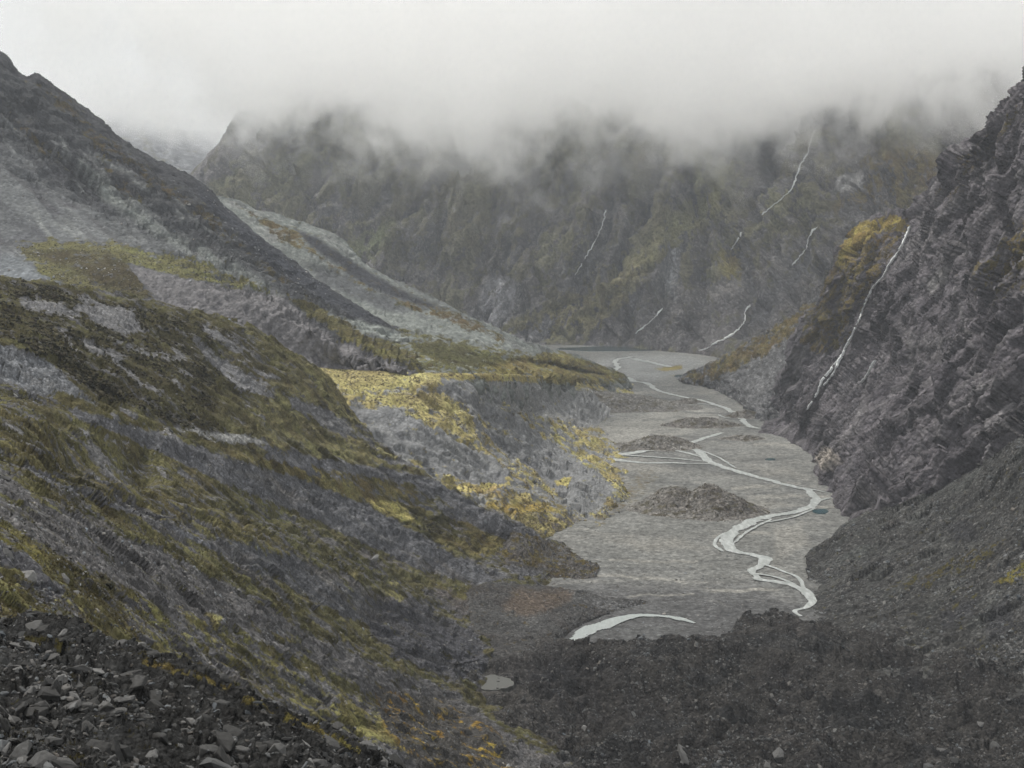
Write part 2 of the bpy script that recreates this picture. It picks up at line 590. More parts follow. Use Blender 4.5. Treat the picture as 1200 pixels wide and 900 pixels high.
def streaks(S, box, n, heading, length, width, cols, k=0.7, veg=None, push=0.0, seed=0, where=None, soft=3.0, wob=4):
    """runnels, chutes and ledges: thin wandering marks on the ground, cut in or standing out by push metres."""
    r = np.random.RandomState(seed + 100)
    for q in range(n):
        x, y = r.uniform(box[0], box[2]), r.uniform(box[1], box[3])
        if where and not where(x, y):
            continue
        a = math.radians(r.uniform(*heading))
        ln = r.uniform(*length)
        pts = [(x, y)]
        for _ in range(6):
            a += r.uniform(-0.16, 0.16)
            pts.append((pts[-1][0] + math.cos(a) * ln / 6, pts[-1][1] + math.sin(a) * ln / 6))
        w = r.uniform(*width)
        m = S.line(pts, [w * t for t in (0.3, 0.8, 1, 1, 1, 0.8, 0.3)], min(soft, 0.6 + w), wob, q + seed)
        c = cols[q % len(cols)]
        S.paint('rock', m, c, k * r.uniform(0.5, 1))
        if veg is not None:
            S.paint('veg', m, veg, k)
        if push:
            sl, e = m
            S.P[sl] += S.N[sl] * (e * push * (1 if sum(c) > 0.3 else -1) * r.uniform(0.4, 1))[..., None]

# ---------------------------------------------------------------- far peak seen through the notch
S = Sheet('mountain', [
    [(20, 150, 7000), (90, 138, 6900), (120, 131, 6800), (150, 133, 6800), (185, 145, 6800), (225, 152, 6900), (245, 150, 7000), (300, 175, 7100)],
    [(20, 200, 6200), (120, 195, 6100), (200, 205, 6100), (300, 220, 6300)],
    [(20, 270, 5600), (160, 270, 5600), (300, 270, 5700)]], back=(0, 500, -300), res=1.6)
q = S.stretched((150, 140), (180, 210), 3)
S.push(60 * (noise(q, 420, 5, 0.55, True) - 0.6))
wash(S, 'rock', [DARK, GREY, GREY], 300)
S.veg[:] = 0.25
S.vegc[:] = OLIVE
S.build(terrain_mat('distant_rock', 40, 0.6), 'pale distant peak standing in the notch behind the dark ridge', 'mountain')

# ---------------------------------------------------------------- the great wall at the valley's head
W = S = Sheet('mountain', [
    [(120, 320, 3950), (200, 232, 3850), (228, 200, 3820), (240, 186, 3810), (262, 160, 3800), (272, 143, 3800), (290, 122, 3800), (310, 112, 3800), (345, 110, 3800),
     (420, 106, 3800), (560, 104, 3750), (700, 100, 3700), (850, 94, 3500), (1000, 88, 3150), (1150, 84, 2800), (1330, 80, 2500)],
    [(140, 350, 3600), (250, 240, 3560), (400, 220, 3500), (550, 212, 3430), (700, 208, 3360), (850, 205, 3150), (1000, 195, 2800), (1150, 185, 2450), (1330, 185, 2150)],
    [(150, 390, 3300), (260, 330, 3280), (400, 320, 3240), (550, 315, 3180), (700, 312, 3090), (840, 312, 2930), (950, 312, 2640), (1100, 312, 2250), (1330, 312, 1950)],
    [(150, 440, 3050), (300, 415, 3050), (430, 408, 3020), (560, 405, 2980), (700, 405, 2945), (770, 410, 2830), (830, 415, 2700), (900, 428, 2450), (1050, 440, 2000), (1330, 440, 1750)]],
    back=(0, 450, -260), front=(0, -60, -60), res=1.3)
px = S.pix[..., 0]
left = 1 - sst(430, 640, px)
q1 = S.stretched((560, 190), (400, 330), 5)
q2 = S.stretched((735, 170), (668, 330), 5)
wrp = noise(S.base, 260, 3)[..., None] * 40
foot = sst(408, 372, S.pix[..., 1])
skyW = np.maximum(sst(0, 55, S.pix[..., 1] - np.interp(px, [200, 228, 262, 290, 310, 420], [232, 200, 160, 122, 112, 106])), sst(380, 480, px))
foot = foot * (0.15 + 0.85 * skyW)
g1 = noise(q1 + wrp, 230, 4, 0.5, True)
g2 = noise(q2 + wrp, 210, 4, 0.5, True)
g = g1 * left + g2 * (1 - left)
S.push(-(120 * (g - 0.55)) * (0.1 + 0.9 * foot))
crag = noise(q1 * left[..., None] + q2 * (1 - left)[..., None], 60, 4, 0.6, True)
S.push(26 * (crag - 0.55) * (0.3 + 0.7 * foot))
hb = S.beds((640, 345), (760, 225)) + 14 * noise(S.base, 120, 3)
S.push((11 * saw(hb / 46, 3) + 5 * saw(hb / 17, 9)) * (0.35 + 0.65 * foot))
S.push((0.7 * facets(q2 + wrp * 0.5, 60) + 0.7 * facets(q2, 24, 3.0)) * (0.1 + 0.9 * foot))
S.push(7 * noise(S.base, 26, 3, 0.6) * (0.2 + 0.8 * foot))
# the large gullies
def gully(S, pts, depth, r, soft, seed=0):
    sl, c = S.line(pts, r, soft, 4, seed)
    S.P[sl] -= S.N[sl] * (c * depth)[..., None]
    return sl, c
GUL = []
for pts, d, r, s in [
        ([(728, 175), (722, 210), (712, 245), (700, 270), (688, 298), (672, 325), (668, 345)], 32, 2, 12),
        ([(775, 175), (765, 215), (752, 240), (740, 262), (728, 285)], 34, 2, 12),
        ([(897, 130), (894, 180), (892, 215), (897, 240), (880, 262), (868, 285), (858, 298)], 45, 3, 14),
        ([(868, 290), (874, 320), (880, 350), (866, 385)], 60, 4, 18),
        ([(560, 210), (520, 250), (490, 290), (465, 320), (450, 350)], 26, 2, 12),
        ([(640, 250), (600, 300), (570, 340), (550, 365)], 26, 2, 12),
        ([(430, 190), (390, 235), (350, 290), (330, 330)], 26, 2, 12),
        ([(960, 262), (930, 305), (900, 345), (880, 372)], 26, 2, 12)]:
    sl, c = gully(S, pts, d, r, s, seed=d + r)
    S.paint('rock', (sl, c), (0.05, 0.053, 0.06), 0.85)
    GUL.append((sl, c))
RIBS = []
rr_ = np.random.RandomState(8)
for k in range(44):
    x0 = 330 + 700 * k / 44 + rr_.uniform(-14, 14)
    y0 = rr_.uniform(120, 235)
    ln = rr_.uniform(80, 170)
    pts = [(x0, y0)]
    x, y = x0, y0
    for q in range(8):
        sl_ = -np.interp(x, [300, 430, 560, 700, 850, 1000], [1.25, 1.1, 0.8, 0.45, 0.5, 0.75]) + rr_.uniform(-0.25, 0.25)
        y += ln / 8
        x += sl_ * ln / 8
        if y > 398:
            break
        pts.append((x, y))
    if len(pts) > 3:
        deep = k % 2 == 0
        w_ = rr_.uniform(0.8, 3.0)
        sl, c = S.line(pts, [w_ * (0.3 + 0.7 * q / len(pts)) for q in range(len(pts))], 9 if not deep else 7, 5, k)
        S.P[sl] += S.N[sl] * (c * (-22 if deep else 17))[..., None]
        RIBS.append((deep, (sl, c)))
S.survey()
gn = np.clip((g - 0.35) * 2.4, 0, 1)
wash(S, 'rock', [(0.06, 0.057, 0.063), (0.088, 0.083, 0.084), (0.108, 0.106, 0.112)], 160, 1)
S.rock[:] *= (1 - 0.35 * np.clip((crag - 0.6) * 3, 0, 1))[..., None]
wash(S, 'vegc', [(0.074, 0.066, 0.05), (0.092, 0.082, 0.058), (0.108, 0.1, 0.062)], 240, 2)
right = sst(760, 900, px)
S.veg[:] = 0.66 - 0.26 * right + 0.55 * (0.5 - gn) - 0.25 * (1 - foot)
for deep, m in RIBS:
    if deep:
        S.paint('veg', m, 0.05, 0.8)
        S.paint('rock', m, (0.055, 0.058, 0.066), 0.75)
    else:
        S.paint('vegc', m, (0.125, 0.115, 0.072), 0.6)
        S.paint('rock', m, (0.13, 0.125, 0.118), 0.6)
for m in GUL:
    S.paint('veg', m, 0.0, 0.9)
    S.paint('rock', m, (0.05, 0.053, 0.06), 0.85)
S.paint('veg', S.area([(700, 400), (735, 345), (775, 300), (790, 262), (800, 280), (790, 330), (830, 340), (850, 320), (880, 345), (870, 390), (800, 412), (720, 405)], 8, 14, 3), 0.12, 0.85)
S.paint('rock', S.area([(765, 340), (778, 295), (795, 278), (795, 320), (790, 350)], 8, 8, 4), (0.15, 0.155, 0.165), 0.8)
S.paint('veg', S.area([(765, 340), (778, 295), (795, 278), (795, 320), (790, 350)], 8, 8, 4), 0.0, 0.8)
for p, v, c in [
        ([(330, 340), (390, 300), (440, 268), (465, 262), (430, 305), (380, 345)], 0.8, (0.115, 0.12, 0.06)),
        ([(560, 385), (620, 370), (680, 340), (735, 315), (770, 285), (745, 335), (700, 385), (600, 405)], 0.72, (0.14, 0.12, 0.06)),
        ([(730, 310), (770, 270), (810, 240), (850, 215), (840, 250), (790, 290), (750, 325)], 0.72, (0.14, 0.125, 0.065)),
        ([(840, 300), (862, 292), (868, 325), (852, 335)], 0.9, (0.2, 0.15, 0.04)),
        ([(250, 215), (330, 190), (380, 175), (350, 215), (270, 265)], 0.75, (0.12, 0.112, 0.065)),
        ([(1000, 180), (1080, 170), (1120, 200), (1060, 240), (980, 250)], 0.55, (0.13, 0.095, 0.04))]:
    m = S.area(p, 10, 16, int(p[0][0]))
    S.paint('veg', m, v, 0.8)
    S.paint('vegc', m, c, 0.85)
for p in [[(560, 360), (570, 330), (600, 322), (610, 350), (590, 385), (565, 390)],
          [(600, 400), (640, 372), (652, 372), (640, 400)]]:
    m = S.area(p, 8, 10, 9)
    S.paint('veg', m, 0.05, 0.75)
    S.paint('rock', m, (0.14, 0.14, 0.15))
S.paint('rock', S.area([(980, 205), (1010, 203), (1012, 222), (978, 225)], 4, 4, 5), (0.2, 0.2, 0.2), 0.8)
S.paint('veg', S.area([(980, 205), (1010, 203), (1012, 222), (978, 225)], 4, 4, 5), 0.0, 0.9)
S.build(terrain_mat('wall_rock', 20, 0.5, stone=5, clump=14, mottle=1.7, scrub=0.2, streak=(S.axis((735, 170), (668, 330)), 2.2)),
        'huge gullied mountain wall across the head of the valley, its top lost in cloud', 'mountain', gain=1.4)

# ---------------------------------------------------------------- pale scree spur
Csp = S = Sheet('mountain', [
    [(200, 225, 1920), (285, 246, 1880), (300, 252, 1875), (340, 266, 1870), (370, 276, 1860), (420, 311, 1820), (470, 338, 1780), (520, 360, 1750), (560, 378, 1740), (610, 400, 1800), (650, 410, 1950), (700, 428, 2150), (730, 440, 2250)],
    [(200, 260, 1780), (300, 300, 1740), (380, 340, 1680), (450, 370, 1620), (520, 393, 1580), (580, 407, 1600), (640, 418, 1750), (700, 433, 2060), (735, 444, 2200)],
    [(300, 380, 1500), (400, 398, 1470), (480, 412, 1430), (550, 421, 1440), (620, 429, 1600), (680, 436, 1930), (738, 449, 2160)],
    [(380, 432, 1220), (440, 436, 1222), (520, 438, 1240), (580, 438, 1330), (640, 441, 1560), (690, 445, 1880), (740, 454, 2100)]],
    back=(60, 160, -130), front=(0, -50, -50))
q = S.stretched((330, 275), (450, 350), 4)
S.push(9 * (noise(q, 60, 5, 0.55, True) - 0.6) + 3.0 * noise(S.base, 14, 3, 0.6))
S.push(0.35 * facets(q, 14) + 0.15 * facets(S.base, 5))
S.survey()
wash(S, 'rock', [(0.13, 0.135, 0.135), TEAL, PALE], 60, 4)
wash(S, 'vegc', [OLIVE, LIME, (0.15, 0.125, 0.045)], 80, 5)
py = S.pix[..., 1]
S.veg[:] = 0.05
streaks(S, (300, 260, 640, 430), 80, (24, 48), (15, 70), (0.5, 2.4), [(0.07, 0.073, 0.078), (0.23, 0.24, 0.232), (0.1, 0.1, 0.103)], 0.7, None, 1.2, 3)
m = S.area([(285, 245), (330, 262), (370, 277), (420, 312), (470, 338), (520, 360), (560, 378), (600, 398), (590, 405), (520, 378), (460, 352), (410, 330), (370, 300), (330, 285)], 4, 5, 1)
S.paint('veg', m, 0.62)
S.paint('vegc', m, (0.12, 0.085, 0.035))
m = S.area([(345, 268), (372, 278), (420, 311), (470, 339), (520, 362), (500, 362), (450, 345), (410, 322), (370, 293)], 3, 4, 2)
S.paint('rock', m, (0.045, 0.047, 0.055))
S.paint('veg', m, 0.2)
m = S.area([(355, 308), (395, 318), (440, 342), (485, 364), (530, 385), (480, 375), (420, 352), (380, 335)], 5, 8, 3)
S.paint('rock', m, (0.08, 0.083, 0.09), 0.85)
m = S.area([(330, 345), (420, 372), (470, 380), (520, 388), (580, 405), (640, 412), (720, 430), (740, 452), (560, 450), (360, 440)], 6, 12, 4)
S.paint('veg', m, 0.55)
m = S.area([(450, 365), (500, 372), (560, 388), (600, 404), (560, 400), (500, 388), (440, 378)], 4, 8, 5)
S.paint('veg', m, 0.1, 0.8)
S.paint('rock', m, TEAL)
m = S.area([(480, 400), (540, 405), (590, 420), (600, 432), (540, 430), (490, 415)], 5, 9, 6)
S.paint('veg', m, 0.9)
S.paint('vegc', m, (0.06, 0.055, 0.022), 0.8)
m = S.area([(560, 432), (620, 420), (660, 412), (700, 425), (735, 442), (700, 450), (600, 445)], 5, 9, 7)
S.paint('veg', m, 0.75)
S.paint('vegc', m, (0.22, 0.175, 0.06), 0.9)
S.build(terrain_mat('pale_scree', 6, 0.5, stone=4, clump=6, mottle=1.7, stone_amt=0.2), 'pale grey-green scree spur coming down behind the dark ridge', 'mountain', gain=0.95)

# ---------------------------------------------------------------- dark ridge, its bench and the bitten scarp below
D = S = Sheet('mountain', [
    [(-150, -30, 1560), (0, 70, 1600), (30, 94, 1610), (38, 92, 1612), (60, 106, 1620), (110, 141, 1640), (150, 171, 1650), (162, 177, 1652), (180, 188, 1655), (230, 214, 1660), (270, 250, 1660), (300, 275, 1650), (340, 305, 1640), (380, 335, 1620), (415, 357, 1590), (440, 373, 1575), (475, 395, 1570), (510, 418, 1600)],
    [(-150, 180, 1370), (0, 200, 1430), (100, 235, 1450), (200, 275, 1470), (300, 325, 1490), (380, 362, 1530), (430, 381, 1520), (475, 400, 1500), (512, 422, 1500)],
    [(-150, 280, 1260), (0, 285, 1300), (60, 282, 1320), (150, 287, 1330), (230, 305, 1340), (325, 341, 1340), (400, 380, 1430), (450, 400, 1440), (500, 420, 1420), (515, 430, 1420)],
    [(-150, 312, 1215), (0, 312, 1250), (90, 312, 1262), (150, 310, 1270), (200, 322, 1270), (260, 335, 1265), (325, 346, 1260), (380, 383, 1255), (430, 412, 1245), (488, 438, 1230), (517, 446, 1260)],
    [(-150, 345, 1180), (0, 348, 1200), (100, 352, 1210), (190, 366, 1215), (280, 397, 1210), (340, 415, 1210), (400, 432, 1210), (440, 437, 1212), (488, 442, 1215), (520, 452, 1240)]],
    back=(40, 200, -180), front=(0, -70, -60))
q = S.stretched((60, 120), (200, 250), 4)
py, px = S.pix[..., 1], S.pix[..., 0]
upper = 1 - sst(0, 60, py - (px * 0.62 + 150))           # rocky above, scree below
benchy = sst(270, 290, py - np.maximum(0, px - 150) * 0.25)
S.push((17 * (noise(q, 90, 5, 0.6, True) - 0.5)) * (0.15 + 0.85 * upper) * sst(-10, 130, py - np.interp(px, [0, 60, 110, 180, 230, 300, 380, 440], [70, 106, 141, 187, 214, 275, 335, 373])))
hb = S.beds((60, 120), (230, 262)) + 6 * noise(S.base, 70, 3)
skyl = sst(0, 40, py - np.interp(px, [0, 60, 110, 180, 230, 300, 380, 440], [70, 106, 141, 187, 214, 275, 335, 373]))
S.push((6.5 * saw(hb / 27, 4) + 3.2 * saw(hb / 9.5, 8)) * (0.1 + 0.9 * upper) * (0.3 + 0.7 * skyl))
S.push((0.4 * facets(q, 30) * skyl + 0.42 * facets(q, 12, 2.0) * (0.3 + 0.7 * skyl)) * (0.03 + 0.97 * upper))
S.push((8 * (noise(q, 30, 4, 0.6, True) - 0.6)) * (0.2 + 0.8 * upper) + 1.5 * noise(S.base, 9, 3, 0.6))
S.survey()
py, px = S.pix[..., 1], S.pix[..., 0]
wash(S, 'rock', [(0.058, 0.058, 0.066), (0.078, 0.08, 0.086), (0.105, 0.108, 0.113)], 70, 6)
S.rock[:] = S.rock * (1 - upper[..., None] * 0.4)
m = S.area([(-150, 120), (0, 170), (60, 215), (120, 250), (200, 275), (270, 310), (330, 345), (300, 340), (200, 310), (60, 285), (-150, 290)], 16, 14, 1)
S.paint('rock', (m[0], m[1] * np.clip(0.6 + 0.9 * noise(q, 40, 4, 0.6, off=3.0)[m[0]], 0, 1)), (0.13, 0.137, 0.139), 0.85)
S.paint('rock', S.area([(95, 190), (130, 215), (160, 245), (210, 280), (260, 300), (330, 350), (290, 335), (215, 290), (165, 262), (120, 230)], 8, 8, 2), TEAL, 0.8)
for p in [[(30, 92), (80, 115), (130, 165), (180, 200), (240, 240), (300, 300), (360, 345), (320, 330), (260, 275), (190, 225), (120, 180), (60, 120)],
          [(0, 110), (20, 130), (60, 180), (85, 195), (60, 190), (20, 150)], [(110, 180), (150, 210), (175, 235), (140, 225)], [(35, 140), (60, 180), (45, 180)]]:
    m = S.area(p, 8, 10, 3)
    S.paint('veg', m, 0.5, 0.9)
    S.paint('vegc', m, (0.085, 0.06, 0.028))
m = S.area([(230, 214), (300, 275), (340, 305), (380, 335), (415, 357), (450, 378), (440, 380), (380, 352), (320, 315), (270, 270), (235, 232)], 5, 6, 4)
S.paint('rock', m, (0.04, 0.042, 0.05))
streaks(S, (-40, 60, 300, 300), 150, (32, 56), (20, 90), (0.5, 3.2), [(0.05, 0.05, 0.057), (0.17, 0.178, 0.176), (0.07, 0.068, 0.072), (0.15, 0.155, 0.158)], 0.75, None, 1.6, 1, lambda x, y: y > 80 + x * 0.72)
streaks(S, (0, 90, 380, 330), 60, (32, 50), (15, 60), (0.6, 3.0), [(0.04, 0.041, 0.047), (0.10, 0.098, 0.1)], 0.8, None, 2.5, 2, lambda x, y: 85 + x * 0.68 < y < 135 + x * 0.68)
m = S.area([(20, 285), (60, 280), (150, 285), (230, 302), (330, 342), (330, 346), (260, 336), (200, 323), (152, 310), (185, 352), (120, 350), (60, 330), (30, 305)], 7, 12, 5)
S.paint('veg', m, 0.78)
S.paint('vegc', m, LIME)
m = S.area([(40, 296), (100, 292), (150, 308), (175, 335), (190, 355), (140, 345), (100, 320), (60, 312)], 7, 12, 6)
S.paint('vegc', m, BROWN, 0.85)
m = S.area([(-150, 290), (20, 300), (60, 325), (95, 345), (60, 340), (-150, 335)], 5, 6, 7)
S.paint('rock', m, (0.13, 0.14, 0.15))
scarp = [(152, 310), (200, 322), (260, 335), (325, 346), (352, 365), (385, 392), (430, 415), (488, 439), (400, 440), (330, 415), (270, 395), (190, 360)]
m = S.area(scarp, 3, 4, 8)
S.paint('veg', m, 0.0)
S.paint('rock', m, (0.135, 0.13, 0.135))
rib = noise(S.stretched((260, 338), (290, 392), 6), 9, 3, 0.6, True)
sl, c = m
S.P[sl] += S.N[sl] * (c * 3.5 * (rib[sl] - 0.6))[..., None]
S.paint('rock', (sl, c * np.clip((0.5 - rib[sl]) * 3, 0, 1)), (0.075, 0.073, 0.08))
m = S.area([(330, 347), (360, 350), (420, 385), (470, 400), (520, 418), (540, 440), (490, 438), (430, 412), (385, 386)], 4, 6, 9)
S.paint('veg', m, 0.85)
wn = noise(S.base, 40, 3)
S.paint('vegc', (m[0], m[1] * np.clip(0.5 + wn[m[0]], 0, 1)), (0.065, 0.055, 0.025))
S.paint('veg', S.area([(400, 372), (440, 380), (480, 394), (470, 400), (430, 392)], 3, 4, 10), 0.1)
S.paint('rock', S.area([(340, 352), (400, 372), (440, 380), (490, 398), (470, 402), (420, 386)], 3, 5, 10), TEAL)
S.build(terrain_mat('ridge_rock', 5, 0.7, stone=3.0, clump=4, mottle=1.5, stone_amt=0.2, streak=(S.axis((60, 120), (200, 250)), 2.5)),
        'dark rocky ridge sloping down from the left above a grassy bench and grey scarp', 'mountain', gain=1.2)

# ---------------------------------------------------------------- golden moraine terrace
F_ = S = Sheet('hill', [
    [(320, 428, 1215), (400, 434, 1210), (520, 438, 1235), (600, 439, 1370), (680, 445, 1850), (735, 451, fl(735, 451)[1]), fl(755, 455, -240)],
    [(350, 452, 1150), (450, 460, 1165), (520, 462, 1185), (600, 470, 1330), (655, 481, 1550), (712, 492, fl(712, 492)[1] + 10), fl(738, 500, -240)],
    [(390, 500, 1060), (500, 508, 1100), (600, 520, 1230), (660, 530, 1360), (726, 540, fl(726, 540)[1] + 8), fl(748, 548, -240)],
    [(430, 560, 1000), (560, 570, 1050), (640, 572, 1140), (700, 575, 1210), (728, 577, fl(728, 577)[1] + 4), fl(745, 584, -240)],
    [(520, 625, 960), (600, 622, 1010), (645, 615, 1060), (690, 612, fl(690, 612)[1]), (704, 614, fl(704, 614)[1]), fl(718, 622, -240)]],
    back=(0, 30, -20), front=(0, -40, -40), res=1.2)
py, px = S.pix[..., 1], S.pix[..., 0]
rough_ = sst(440, 462, py)
q = S.stretched((470, 460), (640, 560), 2.5)
S.push((14 * noise(q, 75, 4, 0.5) + 7 * (noise(q, 30, 4, 0.55, True) - 0.6)) * rough_, up=True)
S.push(0.5 * noise(S.base, 9, 3, 0.6))
FACE = []
for pts, h in [([(405, 470), (440, 478), (468, 490), (500, 500), (545, 520), (575, 535), (600, 560)], 8),
               ([(430, 498), (455, 492), (478, 505), (510, 520), (555, 545), (585, 558)], 7),
               ([(510, 440), (535, 455), (570, 465), (610, 490), (650, 520), (690, 560)], 9),
               ([(560, 438), (600, 448), (640, 470), (650, 490)], 8),
               ([(570, 490), (610, 510), (650, 540), (680, 580)], 7)]:
    FACE.append(S.step(pts, h, 10, 46, 5, seed=h, run=18))
S.push((0.28 * facets(S.base, 12) + 0.1 * facets(S.base, 4)) * rough_)
S.survey()
wash(S, 'rock', [(0.13, 0.132, 0.138), (0.165, 0.168, 0.168), (0.2, 0.2, 0.19)], 45, 8)
wash(S, 'vegc', [(0.12, 0.095, 0.05), (0.2, 0.16, 0.07), (0.3, 0.245, 0.1), (0.17, 0.135, 0.065)], 34, 9, 4)
S.veg[:] = 0.58 + 0.35 * noise(q, 55, 4, 0.6, off=3.3) * 1.5
for f in FACE:
    S.paint('veg', f, 0.0, 0.9)
    S.paint('rock', f, (0.125, 0.127, 0.135), 0.6)
streaks(S, (400, 440, 720, 600), 120, (28, 52), (15, 80), (0.5, 2.6), [(0.085, 0.088, 0.098), (0.23, 0.232, 0.226), (0.12, 0.122, 0.13)], 0.6, 0.15, 1.4, 4, None, 4.0, 5)
m = S.area([(350, 428), (420, 434), (515, 438), (520, 452), (460, 455), (420, 458), (395, 450)], 3, 4, 1)
S.paint('veg', m, 0.85)
S.paint('vegc', m, GOLD)
m = S.area([(410, 455), (520, 460), (545, 480), (560, 505), (500, 490), (430, 475)], 6, 10, 2)
S.paint('veg', m, 0.72)
S.paint('vegc', m, GOLD, 0.8)
m = S.area([(525, 446), (600, 447), (700, 456), (738, 470), (705, 500), (640, 488), (580, 470)], 8, 9, 31)
S.paint('rock', m, (0.215, 0.215, 0.208), 0.8)
S.paint('veg', m, 0.22, 0.7)
m = S.area([(500, 438), (600, 436), (700, 444), (740, 452), (700, 456), (600, 447), (530, 444)], 2, 3, 3)
S.paint('veg', m, 0.75)
S.paint('vegc', m, (0.25, 0.2, 0.075))
for p in [[(425, 480), (470, 478), (490, 500), (460, 505), (430, 505)], [(430, 510), (500, 518), (560, 545), (590, 570), (540, 560), (480, 535), (440, 530)],
          [(530, 445), (580, 452), (640, 480), (600, 478), (560, 470)], [(600, 500), (650, 520), (700, 560), (660, 560), (620, 535)],
          [(660, 560), (700, 555), (720, 575), (690, 605), (660, 590)], [(600, 450), (700, 458), (730, 490), (680, 500), (640, 480)]]:
    m = S.area(p, 6, 9, int(p[0][0]))
    S.paint('veg', m, 0.06, 0.92)
    S.paint('rock', m, (0.16, 0.163, 0.168), 0.8)
for p in [[(530, 570), (570, 565), (600, 568), (570, 578), (545, 578)], [(600, 582), (620, 578), (625, 588), (605, 590)], [(650, 562), (672, 558), (665, 570), (652, 570)], [(676, 532), (705, 536), (690, 542)]]:
    m = S.area(p, 2, 3, int(p[0][0]))
    S.paint('veg', m, 0.85)
    S.paint('vegc', m, (0.36, 0.29, 0.11))
m = S.area([(560, 590), (640, 590), (650, 600), (600, 602)], 3, 4, 21)
S.paint('veg', m, 0.78)
S.paint('vegc', m, (0.24, 0.17, 0.045))
m = S.area([(520, 600), (600, 600), (680, 608), (660, 622), (560, 622)], 5, 8, 23)
S.paint('rock', m, (0.1, 0.09, 0.08))
S.build(terrain_mat('moraine_grass', 3.0, 0.5, stone=2.0, clump=6, mottle=1.3, stone_amt=0.2, scrub=0.15), 'hummocky moraine terrace of golden grass and bare grey gullies', 'hill', gain=1.25)

# ---------------------------------------------------------------- brown low spur with blocks in front of it
B_ = S = Sheet('hill', [
    [(500, 640, 900), (560, 618, 985), (620, 628, 960), (660, 642, fl(660, 642)[1] - 4), (680, 655, fl(680, 655)[1] - 4), (702, 664, fl(702, 664)[1])],
    [(480, 680, 860), (560, 660, 915), (610, 660, 915), (650, 664, 930), (678, 668, fl(678, 668)[1] - 2), (700, 670, fl(700, 670)[1] - 3)],
    [(480, 720, 820), (560, 690, 870), (610, 684, 885), (650, 678, 912), (676, 674, fl(676, 674)[1] - 5), (698, 673, fl(698, 673)[1] - 5)]],
    back=(0, 25, -25), front=(0, -25, -25), res=1.1)
S.push(3.5 * noise(S.base, 26, 4, 0.55) + 0.8 * noise(S.base, 5, 3, 0.6) + 0.4 * facets(S.base, 5) + 0.4 * facets(S.base, 2.2), up=True)
S.survey()
wash(S, 'rock', [(0.07, 0.06, 0.053), (0.085, 0.08, 0.077), (0.105, 0.105, 0.105)], 30, 12)
wash(S, 'vegc', [(0.09, 0.065, 0.028), (0.14, 0.105, 0.035)], 20, 13)
S.veg[:] = 0.42
m = S.area([(540, 665), (600, 662), (640, 672), (620, 690), (560, 690)], 4, 6, 3)
S.paint('veg', m, 0.0)
S.paint('rock', m, (0.1, 0.1, 0.108))
S.build(terrain_mat('spur_ground', 3.0, 0.8, stone=1.8, clump=3), 'low brown spur reaching onto the grey valley flat', 'hill')

# ---------------------------------------------------------------- the long left hillside
E = S = Sheet('hillside', [
    [(-170, 305, 660), (0, 327, 700), (90, 340, 750), (170, 356, 800), (230, 370, 830), (280, 386, 860), (330, 412, 890), (368, 442, 905), (402, 490, 905), (444, 522, 920), (487, 547, 935), (535, 574, 950), (567, 593, 960), (620, 623, 975), (652, 640, fl(652, 640)[1] - 10), (690, 655, fl(690, 655, -240)[1])],
    [(-170, 402, 470), (0, 415, 500), (150, 460, 590), (300, 520, 700), (400, 575, 780), (500, 628, 855), (560, 655, 885), (610, 672, 900), (650, 682, fl(650, 682, -236)[1])],
    [(-170, 490, 320), (0, 505, 350), (150, 560, 430), (300, 630, 520), (400, 690, 600), (500, 735, 680), (550, 755, 715), (600, 765, fl(600, 765, -236)[1])],
    [(-170, 590, 205), (0, 610, 225), (150, 680, 290), (300, 757, 385), (400, 800, 470), (500, 822, 570), (560, 828, fl(560, 828, -226)[1]), (610, 834, fl(610, 834, -240)[1])],
    [(-170, 660, 160), (0, 685, 172), (150, 745, 230), (300, 815, 315), (400, 855, 395), (500, 885, 470), (600, 893, 545), (655, 896, fl(655, 896, -228)[1]), (700, 900, fl(700, 900, -245)[1])],
    [(-170, 725, 118), (0, 750, 132), (150, 810, 184), (300, 880, 252), (400, 930, 320), (500, 970, 390), (600, 1000, 455), (700, 1025, 490), (760, 1030, 500)],
    [(-170, 890, 72), (0, 925, 82), (150, 1000, 125), (300, 1080, 175), (400, 1130, 215), (500, 1180, 250), (600, 1200, 290), (700, 1210, 310)]],
    back=(30, 60, -45), res=1.25)
py, px = S.pix[..., 1], S.pix[..., 0]
rel = np.clip(S.base[..., 1] / 600, 0.12, 1.5)
q = S.stretched((100, 520), (330, 640), 2.6)
S.push(5 * noise(q, 90, 3, 0.5) * rel + 4.0 * (noise(q, 34, 4, 0.55, True) - 0.6) * np.minimum(rel, 1))
S.push(1.5 * noise(q, 11, 3, 0.6) * np.minimum(rel * 1.3, 1) + 0.5 * noise(S.base, 3.0, 3, 0.6) + 0.22 * noise(S.base, 1.1, 2, 0.6))
faces = {}
def scarp_line(key, pts, h, face, fade, wob=5, run=30):
    faces[key] = S.step(pts[::-1] if key.startswith('r') else pts, h, face, fade, wob, seed=len(faces) * 5 + 1, run=run)
